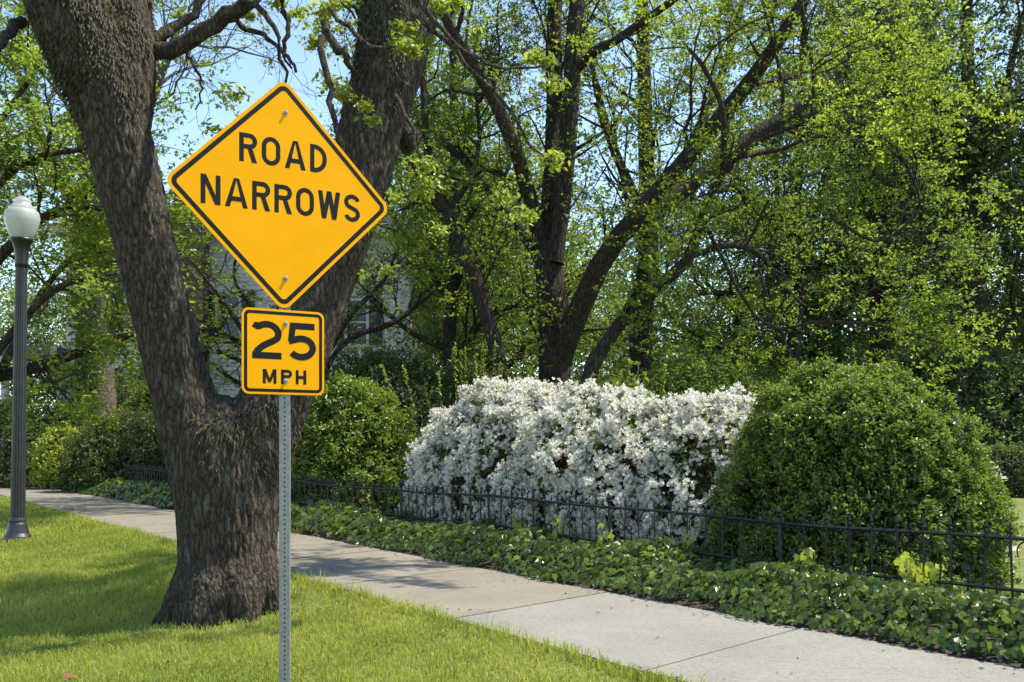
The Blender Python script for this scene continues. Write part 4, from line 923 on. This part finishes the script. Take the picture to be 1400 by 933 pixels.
build_tree("screen_tree", "leafy green tree covering the right end of the house, behind the leaning trunk", P(590, 690, A11) * [1, 1, 0] + [0, 0, .06], [
  [(600, 690, 12, A11), (612, 540, 10, A11), (616, 440, 9, A11), (620, 360, 8, A11), (622, 260, 7, A11), (620, 150, 6, A11), (618, 0, 4, A11)],
  [(618, 420, 5, A11), (580, 360, 4, A11), (545, 310, 3, A11), (520, 240, 3, A11)], [(618, 400, 5, A11), (660, 330, 4, A11), (690, 250, 3, A11), (700, 160, 2, A11)],
  [(618, 480, 5, A11), (570, 460, 4, A11), (530, 430, 3, A11), (500, 420, 2, A11)], [(618, 300, 5, A11), (590, 220, 4, A11), (560, 120, 3, A11), (540, 20, 2, A11)],
  [(616, 500, 5, A11), (660, 440, 4, A11), (700, 420, 3, A11), (730, 420, 2, A11)],
  ], M['bark'], M['lf_mid'], n1=80, l1=1.9, n2=420, l2=1.0, n3=1500, l3=.5, nleaf=20000, leaf=.09, jit=.16, fmin=.15, up=.05)

# --- generic far trees, three crowns shared by copies
def proto(seed, H, Rr, nl, leaf, mat, low=.25):
    g = np.random.default_rng(seed); tr = Acc(); K = 10
    z = np.linspace(0, H * .8, K); p = np.stack([np.cumsum(g.normal(size=K) * .12), np.cumsum(g.normal(size=K) * .12), z], 1)[None]; p[:, :, :2] -= p[:, :1, :2]
    r = np.linspace(.30, .06, K)[None]; v, f, _ = tubes(p, r, 8); tr.add(v, f)
    P1, R1 = children(p, r, 34, low, 1.0, .25, Rr * .85, K=6); P2, R2 = children(P1, R1, 240, .2, .85, .1, Rr * .4, K=4)
    for q, rr, s in ((P1, R1, 5), (P2, R2, 3)): v, f, _ = tubes(q, np.maximum(rr, .006), s); tr.add(v, f)
    tm = tr.mesh("trunk", M['bark'], True)
    C = tip_points(P2, nl, .34); nn = g.normal(size=C.shape) * .75 + [0, 0, .8]; cl = vnoise(C * .8, 5)
    v, f, a = leafmesh(C, leaf * (.65 + .7 * g.random(len(C))), nn, .6, .15, attr=np.clip(.5 * g.random(len(C)) + .9 * (cl - .25), 0, 1))
    return tm, mesh_np("crown", v, [f], mat, a)
protos = [proto(1, 13, 4.6, 15000, .19, M['lf_far']), proto(2, 11, 4.2, 15000, .18, M['lf_mid'], .15), proto(3, 15, 4.2, 19000, .19, M['lf_dark'], .1)]
far = [
 (590, 40, 0, 1.0, "far tree showing between the leaning trunk and the forked tree"), (670, 44, 1, .95, "far leafy tree directly behind the slim leaning trunk"), (770, 46, 0, .8, "far pale tree behind the twin upright stems"),
 (940, 48, 1, .8, "far tree glimpsed under the long right limbs"), (1010, 36, 1, .85, "bushy far tree left of the thin stem cluster"), (1130, 38, 2, .9, "dark far tree right of the thin stem cluster"),
 (1270, 36, 2, 1.05, "dense dark far tree between the ivy-wrapped trunk and the tall shaded tree"), (1400, 33, 2, 1.0, "dense dark far tree at the right edge above the hedge"), (1500, 26, 2, .8, "dark tree just beyond the right edge"),
 (30, 60, 0, .9, "hazy far tree low behind the lamp globe"), (-90, 44, 1, 1.0, "far tree at the left edge behind the dogwood"), (470, 56, 0, 1.05, "tall far tree rising above the house roof"), (250, 60, 1, .95, "far tree behind the brick chimney"),
 (850, 58, 2, .75, "small dark far tree low between the twin stems and the ivy-clad trunk"), (655, 34, 1, 1.15, "tall leafy far tree added right of the white house to shade it"), (1180, 55, 0, 1.2, "tall pale far tree high above the clipped boxwood")]  # the tree right of the house is added to shade its wall
for k, (px_, Y, i, s, lab) in enumerate(far):
    o = empty("background_tree", tuple(P(px_, 605, Y) * [1, 1, 0] + [0, 0, .05]), rng.random() * 6); o.scale = (s, s, s)
    tag(o, lab, "tree", "trees far behind the yard")
    link("trunk", protos[i][0], o); link("crown", protos[i][1], o)["kind"] = "stuff"
# distant wood closing the horizon
acc = Acc(); N = 26000
Yd = 62 + 30 * rng.random(N); pxd = rng.uniform(-250, 1700, N); topz = np.interp(pxd, [0, 700, 1000, 1400], [3.0, 4.5, 9, 13]) * .6 + 2.2 * vnoise(np.stack([pxd * .012, Yd * 0, Yd * 0], 1), 4) * 2
C = np.stack([(pxd - 700) / FPX * Yd, Yd, rng.random(N) ** .8 * topz], 1)
v, f, a = leafmesh(C, .75 * (.6 + .8 * rng.random(N)), rng.normal(size=(N, 3)) + [0, -.4, .4]); o = link("distant_wood", mesh_np("distant_wood", v, [f], M['lf_far'], a)); tag(o, "low band of distant woodland closing the view behind the trees", "woods", kind="stuff")

# ---------------------------------------------------------------- shrubs
def lumps(p, ls, seed):
    return .75 * (fbm(p * ls * .8, 2, seed) - .5) + .75 * (np.abs(2 * vnoise(p * ls * 2.2, seed + 5) - 1) - .4)
def mound(lobes, m, seed, lump=.12, lscale=2.2):
    """points + normals on the outside of a union of half-superellipsoids: lobes (x,y,rx,ry,rz,rot,exp)"""
    Cs = []; Ns = []
    areas = np.array([l[2] * l[4] + l[3] * l[4] + l[2] * l[3] for l in lobes]); cnt = (areas / areas.sum() * m * 1.5).astype(int)
    for li, (l, c) in enumerate(zip(lobes, cnt)):
        x0, y0, rx, ry, rz, rot, ex = l
        d = nrm(rng.normal(size=(c, 3))); d[:, 2] = np.abs(d[:, 2])
        k = (np.abs(d) ** ex).sum(1) ** (-1 / ex); u = d * k[:, None]
        p = u * [rx, ry, rz]; nn = nrm(np.sign(u) * np.abs(u) ** (ex - 1) / np.array([rx, ry, rz]))
        cr, sr = math.cos(rot), math.sin(rot); Rm = np.array([[cr, sr, 0], [-sr, cr, 0], [0, 0, 1]])
        p = p @ Rm + [x0, y0, 0]; nn = nn @ Rm
        ok = np.ones(c, bool)
        for lj, q in enumerate(lobes):
            if lj == li: continue
            w = (p - [q[0], q[1], 0]) @ np.array([[math.cos(q[5]), -math.sin(q[5]), 0], [math.sin(q[5]), math.cos(q[5]), 0], [0, 0, 1]])
            ok &= (np.abs(w / [q[2], q[3], q[4]]) ** q[6]).sum(1) > .97
        Cs.append(p[ok]); Ns.append(nn[ok])
    p = np.concatenate(Cs); nn = np.concatenate(Ns)
    d = lumps(p, lscale, seed)
    return p, nn, d
def core_mesh(lobes, shrink, seed, mat, base, lump, lscale):
    acc = Acc()
    for (x0, y0, rx, ry, rz, rot, ex) in lobes:
        u = np.linspace(0, math.pi / 2, 14); th = np.linspace(0, 2 * math.pi, 32, endpoint=False)
        d = np.stack([np.cos(u)[:, None] * np.cos(th), np.cos(u)[:, None] * np.sin(th), np.repeat(np.sin(u)[:, None], 32, 1)], -1).reshape(-1, 3)
        k = (np.abs(d) ** ex).sum(1) ** (-1 / ex); p = d * k[:, None] * [rx, ry, rz] * shrink
        cr, sr = math.cos(rot), math.sin(rot); p = p @ np.array([[cr, sr, 0], [-sr, cr, 0], [0, 0, 1]]) + [x0, y0, 0]
        dd = lumps(p, lscale, seed) * lump; p = p + nrm(p - [x0, y0, .4]) * dd[:, None]
        i = np.arange(14 * 32).reshape(14, 32); acc.add(p - base, np.stack([i[:-1], np.roll(i[:-1], -1, 1), np.roll(i[1:], -1, 1), i[1:]], -1).reshape(-1, 4), .15)
    return acc
def shrub(name, label, lobes, n_sprig, per, leaf, mat, seed, lump=.35, lscale=2.4, sprig=.09, shrink=.86, width=.5, z0=.06, upb=.35, group=None, gap=0., cat="shrub", tuft=1.0):
    base = np.array([lobes[0][0], lobes[0][1], z0])
    o = empty(name, tuple(base)); tag(o, label, cat, group)
    core_mesh(lobes, shrink - .12, seed, mat, base - [0, 0, z0], lump, lscale).obj("dark_core", M['bark'], o, True)  # solid dark dome blocks see-through and stands in for the shade inside
    p, nn, d = mound(lobes, n_sprig, seed, lump, lscale)
    dens = d + .5
    if gap: ok = fbm(p * 5, 2, seed + 40) > gap; p, nn, d = p[ok], nn[ok], d[ok]
    kp = rng.random(len(p)) < np.clip(1.1 + d * 2.4, .2, 1); p, nn, d = p[kp], nn[kp], d[kp]
    p = p + nn * (d * lump)[:, None] - nn * (rng.random(len(p)) * .07)[:, None]
    dirs = nrm(nn + rng.normal(size=p.shape) * .45 * tuft + [0, 0, upb])
    s = np.repeat(np.arange(len(p)), per); fr = np.tile(np.linspace(.1, 1, per), len(p)) * sprig * np.repeat(.6 + .8 * rng.random(len(p)), per)
    C = p[s] + dirs[s] * fr[:, None] + rng.normal(size=(len(s), 3)) * sprig * .16 * tuft ** .5
    ax = dirs[s] + rng.normal(size=(len(s), 3)) * .7 * tuft ** .4; nor = dirs[s] * .3 + rng.normal(size=(len(s), 3)) * .7 + [0, 0, .5]
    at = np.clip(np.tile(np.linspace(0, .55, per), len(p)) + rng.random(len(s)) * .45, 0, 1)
    pi, ni, di = mound(lobes, int(n_sprig * 1.1), seed + 1, lump, lscale); pi = pi + ni * (di * lump - .05 - .16 * rng.random(len(pi)))[:, None]
    szs = np.concatenate([leaf * (.7 + .6 * rng.random(len(s))), leaf * 1.5 * (.7 + .6 * rng.random(len(pi)))])
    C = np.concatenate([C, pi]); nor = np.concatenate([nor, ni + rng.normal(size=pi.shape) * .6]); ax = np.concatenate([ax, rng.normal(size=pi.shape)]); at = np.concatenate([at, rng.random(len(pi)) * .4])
    v, f, a = leafmesh(C - base + [0, 0, z0], szs, nor, width, .12, axis=ax, attr=at)
    link("leaves", mesh_np("leaves", v, [f], mat, a), o)["kind"] = "stuff"
    return o, p, nn, d, base
ROT = frz
c = on_a(1160, 7.25)
boxw, *_ = shrub("boxwood_shrub", "large dome-shaped green boxwood behind the fence, right of the white azalea", [(c[0], c[1], 1.08, .98, 1.66, ROT, 2.6)], 11500, 10, .037, M['lf_box'], 5, lump=.27, lscale=2.2, sprig=.10, shrink=.92, width=.52, tuft=.6)
# azalea: three merged lobes along the fence
l1, l2, l3 = on_a(700, 7.35), on_a(835, 7.3), on_a(965, 7.55)
lob = [(l1[0], l1[1], 1.9, 1.0, 1.80, ROT, 2.15), (l2[0], l2[1], 1.75, 1.0, 1.68, ROT, 2.15), (l3[0], l3[1], 1.6, .95, 1.52, ROT, 2.4)]
azal, p, nn, d, abase = shrub("azalea_bush", "wide mound of white azalea blossom behind the black fence", lob, 9000, 5, .045, M['lf_shrub'], 8, lump=.34, lscale=2.6, sprig=.09, shrink=.9, cat="azalea")
def blossoms(p, nn, d, base, m, parent, size=.058, thr=.36, seed=3):
    ok = (fbm(p * [3.2, 3.2, 3.8], 3, seed) > thr) & (d > -.33); ok &= (nn[:, 0] * N2[0] + nn[:, 1] * N2[1] < .45); ids = np.where(ok)[0]; i = rng.choice(ids, m)
    c = p[i] + nn[i] * (.03 + .06 * rng.random(m))[:, None] + rng.normal(size=(m, 3)) * .028
    ax = nrm(nn[i] * .8 + rng.normal(size=(m, 3)) * .6 + [0, 0, .35])
    ref = nrm(np.cross(ax, rng.normal(size=(m, 3)))); ot = np.cross(ax, ref)
    sz = size * (.75 + .5 * rng.random(m)); V = [c - ax * (sz * .35)[:, None]]; F = []
    for k in range(5):
        for off, rr, hh in ((-.48, .46, .12), (0, .60, .30), (.48, .46, .12)):
            t = 2 * math.pi * k / 5 + off
            V.append(c + (ref * math.cos(t) + ot * math.sin(t)) * (sz * rr)[:, None] + ax * (sz * (hh + rng.normal(size=m) * .06))[:, None])
    V = np.stack(V, 1); b = np.arange(m)[:, None] * 16
    F = np.concatenate([b + [0, 1 + 3 * k, 2 + 3 * k, 3 + 3 * k] for k in range(5)])
    link("blossoms", mesh_np("blossoms", V.reshape(-1, 3) - base, [F], M['petal'], np.repeat(rng.random(m), 16)), parent)["kind"] = "stuff"
base_off = abase - [0, 0, .06]
blossoms(p, nn, d, base_off, 37000, azal, size=.042, thr=.29)
ids = rng.choice(len(p), 14); v, f, a = leafmesh(p[ids] + nn[ids] * .09 - base_off, .05, nn[ids]); link("red_blossoms", mesh_np("red_blossoms", v, [f], M['petal_red'], a), azal)
c = on_a(1318, 8.35)
az2, p, nn, d, b2 = shrub("small_azalea", "few white azalea blooms peeking out right of the clipped boxwood", [(c[0], c[1], .30, .3, 1.02, ROT, 2.2)], 500, 5, .045, M['lf_shrub'], 18, lump=.2, cat="azalea")
blossoms(p, nn, d, b2 - [0, 0, .06], 420, az2, thr=.3)
c = on_a(472, 7.3)
shrub("rounded_shrub", "rounded glossy green shrub left of the white azalea, beside the sign post", [(c[0], c[1], 1.25, 1.0, 2.0, ROT, 2.6)], 4600, 7, .075, M['lf_shrub'], 12, lump=.55, sprig=.17, shrink=.8)
c = P(205, 605, 24.5); shrub("reddish_shrub", "mixed green and reddish shrub low behind the fence, left of the forked trunk", [(c[0], c[1], 2.0, 1.2, 1.75, .2, 2.3), (c[0] + 1.6, c[1] + .5, 1.5, 1.2, 1.5, .2, 2.3)], 4200, 6, .085, M['lf_shrub_red'], 22, lump=.5, sprig=.18, shrink=.8)
c = P(228, 605, 27); shrub("tall_green_shrub", "taller light green shrub below the house wall, left of the forked trunk", [(c[0], c[1], 1.1, 1.0, 2.9, 0, 2.1)], 2200, 6, .10, M['lf_mid'], 23, lump=.6, sprig=.22, shrink=.7)
c = P(84, 605, 25.6); shrub("spiky_shrub", "pale yellow-green shrub in front of the dark pot", [(c[0], c[1], .58, .5, 1.35, 0, 2.1)], 1100, 6, .10, M['lf_yellow'], 24, lump=.25, sprig=.24, shrink=.7)
c = P(520, 605, 19.5); shrub("dark_shrub", "dark evergreen shrub in shade between the house and the rounded shrub", [(c[0], c[1], 1.9, 1.3, 2.85, 0, 2.2), (c[0] + 1.7, c[1] + 1, 1.5, 1.2, 2.5, 0, 2.2)], 4200, 6, .085, M['lf_dark'], 25, lump=.55, sprig=.18, shrink=.8)
c = P(10, 605, 27); shrub("street_hedge", "dark green hedge at the left edge behind the lamp post", [(c[0], c[1], 2.6, 1.4, 2.1, .4, 2.6), (c[0] + .8, c[1] + 3.5, 3.0, 1.5, 3.2, .4, 2.4)], 3600, 6, .10, M['lf_dark'], 26, lump=.5, sprig=.2, shrink=.82)
c = P(1400, 605, 21); shrub("dark_hedge", "low dark clipped hedge at the right edge beyond the lawn", [(c[0], c[1], 3.2, .8, .98, -.1, 5.0)], 3600, 4, .07, M['lf_dark'], 27, lump=.15, sprig=.1, shrink=.92)
c = P(960, 605, 21); shrub("understory_shrub", "loose green undergrowth behind the azalea, left of the boxwood", [(c[0], c[1], 2.4, 1.4, 2.6, 0, 2.2), (c[0] + 2.6, c[1] + 1.5, 1.8, 1.3, 2.7, 0, 2.2)], 3600, 6, .10, M['lf_mid'], 28, lump=.7, sprig=.25, shrink=.75)
c = P(1300, 605, 23); shrub("shaded_undergrowth", "shaded leafy undergrowth behind the right side of the boxwood", [(c[0], c[1], 3.0, 1.4, 3.2, 0, 2.2), (c[0] + 3.4, c[1] + .5, 2.2, 1.3, 3.0, 0, 2.2)], 4200, 6, .11, M['lf_dark'], 29, lump=.8, sprig=.3, shrink=.75)
def sprigs(name, label, px_, py_, Y, w, h, m):
    base = P(px_, 605, Y) * [1, 1, 0] + [0, 0, .06]; o = empty(name, tuple(base)); tag(o, label, "shrub")
    top = EYE + (HOR - py_) / FPX * Y - .06
    s0 = rng.normal(size=(m, 3)) * [w * .25, w * .25, 0]; tip = s0 * 2.4 + np.array([0, 0, top]) * (.75 + .25 * rng.random((m, 1))); tt_ = np.linspace(0, 1, 6)[None, :, None]
    pts = s0[:, None] * (1 - tt_) + tip[:, None] * tt_; v, f, _ = tubes(pts, np.full((m, 6), .006), 4); link("stems", mesh_np("stems", v, f, M['bark']), o)["kind"] = "stuff"
    k = 46; i = np.repeat(np.arange(m), k); fr = 1 - rng.random(m * k) ** 1.5 * h / top; C = s0[i] * (1 - fr[:, None]) + tip[i] * fr[:, None]
    ax = rng.normal(size=(m * k, 3)) * .6 + [0, 0, .9]; v, f, a = leafmesh(C + nrm(ax) * .03, .075, rng.normal(size=C.shape), .32, .1, axis=ax); link("leaves", mesh_np("leaves", v, [f], M['lf_yellow'], a), o)["kind"] = "stuff"
sprigs("yellow_sprig_shrub", "yellow-green upright sprigs sticking up behind the left part of the azalea", 640, 468, 15.2, .75, .9, 16)
sprigs("yellow_sprig_shrub", "yellow-green sprigs rising out of the top right of the azalea", 842, 488, 12.3, .55, .6, 16)

# ---------------------------------------------------------------- ivy strip
def ivy_leaves(C, size, nor, axis):
    n = len(C); size = size[:, None]; nor = nrm(nor); ax = nrm(axis - nor * (axis * nor).sum(1, keepdims=True)); bx = np.cross(nor, ax)
    prof = [(-.42, 0, 0), (-.5, .34, .05), (-.1, .50, .10), (.05, .26, .02), (.58, 0, .10), (.05, -.26, .02), (-.1, -.50, .10), (-.5, -.34, .05)]
    V = np.stack([C + ax * size * a + bx * size * b - nor * size * c_ for a, b, c_ in prof], 1).reshape(-1, 3); i = np.arange(n)[:, None] * 8
    return V, np.concatenate([i + [0, 1, 2, 3], i + [0, 3, 4, 5], i + [0, 5, 6, 7]])
acc = Acc()
for (t0, t1, dens, sz) in ((-1, 6, 1500, .060), (6, 11, 1000, .072), (11, 27, 420, .11)):
    m = int((t1 - t0) * 1.15 * dens); t = rng.uniform(t0, t1, m); a = A_FAR - .04 + 1.15 * rng.random(m) ** .95
    edge = .10 * (vnoise(np.stack([t * 2.2, t * 0, t * 0], 1), 50) - .5) * 2; a = a + np.where(a < A_FAR + .25, edge, 0)
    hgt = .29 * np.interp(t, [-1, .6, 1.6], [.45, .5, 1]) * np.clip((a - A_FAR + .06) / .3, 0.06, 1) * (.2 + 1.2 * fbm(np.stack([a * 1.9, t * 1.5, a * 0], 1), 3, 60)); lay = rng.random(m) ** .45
    z = .03 + hgt * lay; C = np.concatenate([a[:, None] * N2 + t[:, None] * D2, z[:, None]], 1)
    nor = np.concatenate([-N2[None] * np.clip(.9 - (a - A_FAR) * .8, .1, .9)[:, None], np.ones((m, 1)) * .8], 1) + rng.normal(size=(m, 3)) * .42
    ax = np.concatenate([np.repeat(-N2[None], m, 0), -.5 * np.ones((m, 1))], 1) + rng.normal(size=(m, 3)) * .8
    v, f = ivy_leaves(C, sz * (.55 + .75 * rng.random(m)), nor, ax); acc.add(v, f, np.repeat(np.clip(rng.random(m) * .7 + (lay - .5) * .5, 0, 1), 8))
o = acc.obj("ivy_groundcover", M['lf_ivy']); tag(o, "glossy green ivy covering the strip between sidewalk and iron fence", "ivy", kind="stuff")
# taller ivy shoots on the fence
acc = Acc()
for px_, top in ((1240, .42), (1262, .36), (826, .5), (765, .46), (708, .42), (1105, .40), (940, .4)):
    c = on_a(px_, A_FENCE - .04); m = 16; C = np.column_stack([c[0] + rng.normal(size=m) * .04, c[1] + rng.normal(size=m) * .04, rng.uniform(.2, top, m)])
    v, f = ivy_leaves(C, .075 * (.6 + .7 * rng.random(m)), rng.normal(size=(m, 3)) * .5 + np.array([-N2[0], -N2[1], .4]), rng.normal(size=(m, 3)) * .4 + [0, 0, -1]); acc.add(v, f, np.repeat(.5 + .5 * rng.random(m), 8))
o = acc.obj("climbing_ivy", M['lf_yellow']); tag(o, "young yellow-green ivy shoots climbing the iron fence", "ivy", kind="stuff")

# ---------------------------------------------------------------- grass
def grass(name, label, regions, mat):
    Vs = []; Fs = []; As = []; n0 = 0
    for (a0, a1, t0, t1, dens, hh, ww) in regions:
        m = int((a1 - a0) * (t1 - t0) * dens); a = rng.uniform(a0, a1, m); t = rng.uniform(t0, t1, m)
        x = a * N2[0] + t * D2[0]; y = a * N2[1] + t * D2[1]
        u = 700 + x / np.maximum(y, .5) * FPX; vv = HOR + 1.3 / np.maximum(y, .5) * FPX
        ok = (y > 3.8) & (u > -160) & (u < 1560) & (vv < 1080)
        dtree = np.hypot(x - base_h[0], y - base_h[1]); ok &= dtree > .44
        ok &= ~((dtree < .75) & (rng.random(m) < .55))
        x, y, a, t = x[ok], y[ok], a[ok], t[ok]; m = len(x)
        z = ground_z(x, y) - .005; pat = fbm(np.stack([x * 1.3, y * 1.3, x * 0], 1), 3, 70); fine = vnoise(np.stack([x * 7, y * 7, x * 0], 1), 71)
        edge = (A_NEAR - a < .14) & (a < A_NEAR)
        h = hh * (.55 + .7 * rng.random(m)) * (.65 + .7 * pat) * (.75 + .5 * fine) * np.where(edge, 1.15 + .7 * (rng.random(m) < .06), 1)
        th = rng.random(m) * 6.283; lean = .35 * rng.normal(size=m); dx, dy = np.cos(th), np.sin(th); w = ww * (.7 + .6 * rng.random(m))
        bl = h * lean; pr = rng.random(m) * 6.283; px_, py_ = np.cos(pr), np.sin(pr)
        def q(f, s, zf): return np.stack([x + dx * bl * f + px_ * w * s, y + dy * bl * f + py_ * w * s, z + h * zf], 1)
        Vv = np.stack([q(0, -.5, 0), q(0, .5, 0), q(.35, .42, .55), q(.35, -.42, .55), q(1, 0, 1 - .18 * 1)], 1).reshape(-1, 3)
        i = np.arange(m)[:, None] * 5 + n0; Fs.append((i + [0, 1, 2, 3], i + [3, 2, 4])); Vs.append(Vv); n0 += m * 5
        As.append(np.repeat(np.clip(.15 + .55 * rng.random(m) + .9 * (pat - .45), 0, 1), 5))
    o = link(name, mesh_np(name, np.concatenate(Vs), [np.concatenate([f[0] for f in Fs]), np.concatenate([f[1] for f in Fs])], mat, np.concatenate(As))); tag(o, label, "grass", kind="stuff")
base_h = base
base_h = np.array([(311 - 700) / FPX * TY, TY])
grass("grass", "bright green lawn grass on the verge between street and sidewalk", [(-1.0, 3.5, 2.5, 9, 4200, .062, .0055), (0.2, 3.5, 9, 14, 2600, .07, .008), (1.2, 3.52, 14, 24, 1200, .08, .012), (3.46, 3.60, 2.5, 14, 3200, .085, .005)], M['grass'])
base_h = np.array([99., 99.])
grass("yard_grass", "sunlit lawn grass in the yard beyond the fence at the right edge", [(6.6, 13, -3, 3.2, 1500, .09, .010), (13, 22, -12, 4, 160, .10, .02)], M['grass'])

# ---------------------------------------------------------------- small litter
c = P(95, 934, 5.78); c[2] = float(ground_z(c[0], c[1])[0]) + .04
v, f = ivy_leaves(np.array([c]), np.array([.075]), np.array([[.1, -.4, .9]]), np.array([[1., .2, 0]])); v2 = np.concatenate([v, v - [0, 0, .002]])
tag(link("fallen_leaf", mesh_np("fallen_leaf", v2, [np.concatenate([f, f[:, ::-1] + 8])], M['brown_leaf'])), "dry brown leaf lying in the grass at the bottom left", "leaf")
c = S(A_FAR - .05, at_of(*on_a(495, A_FAR))[1], .02)
v = np.array([[-.05, -.03, 0], [.05, -.035, .01], [.045, .03, .0], [.0, .0, .045], [-.05, .03, .02]]) * .55 + c; tag(link("paper_scrap", mesh_np("paper_scrap", v, [np.array([[0, 1, 3], [1, 2, 3], [2, 4, 3], [4, 0, 3]])], M['paper'])), "crumpled white paper scrap on the sidewalk edge by the ivy", "litter")

m = 520; a = np.where(rng.random(m) < .55, A_FAR - np.abs(rng.normal(size=m)) * .16, np.where(rng.random(m) < .5, A_NEAR + np.abs(rng.normal(size=m)) * .09, rng.uniform(A_NEAR, A_FAR, m))).clip(A_NEAR + .01, A_FAR - .01); t = rng.uniform(2, 16, m)
C = np.concatenate([a[:, None] * N2 + t[:, None] * D2, np.full((m, 1), .009)], 1)
v, f, at_ = leafmesh(C, .012 + .028 * rng.random(m) ** 2, rng.normal(size=(m, 3)) * .25 + [0, 0, 1], .5, .1); v[:, 2] = np.maximum(v[:, 2], .006)
tag(link("leaf_litter", mesh_np("leaf_litter", v, [f], M['lf_fern'], at_)), "small dry leaf bits scattered along the sidewalk edges", "leaf litter", kind="stuff")


m = 2600; x = rng.uniform(-4.5, 0.6, m); y = rng.uniform(5.4, 11, m); a_, t_ = at_of(x, y); pt = fbm(np.stack([x * 1.6, y * 1.6, x * 0], 1), 3, 90)
ok = (a_ < A_NEAR - .1) & (pt > .56) & (np.hypot(x + 2.2, y - TY) > .5); x, y = x[ok], y[ok]; m = len(x)
C = np.repeat(np.stack([x, y, ground_z(x, y) + .035 + .02 * rng.random(m)], 1), 3, 0); th = np.tile(np.arange(3) * 2.094, m) + np.repeat(rng.random(m) * 6, 3); ax = np.stack([np.cos(th), np.sin(th), 0 * th], 1)
v, f, at_ = leafmesh(C + ax * .009, .02, np.array([[0, 0, 1.]]) + rng.normal(size=(3 * m, 3)) * .25, .9, .1, axis=ax)
tag(link("clover", mesh_np("clover", v, [f], M['lf_box'], at_)), "patches of small clover leaves growing in the verge grass", "clover", kind="stuff")
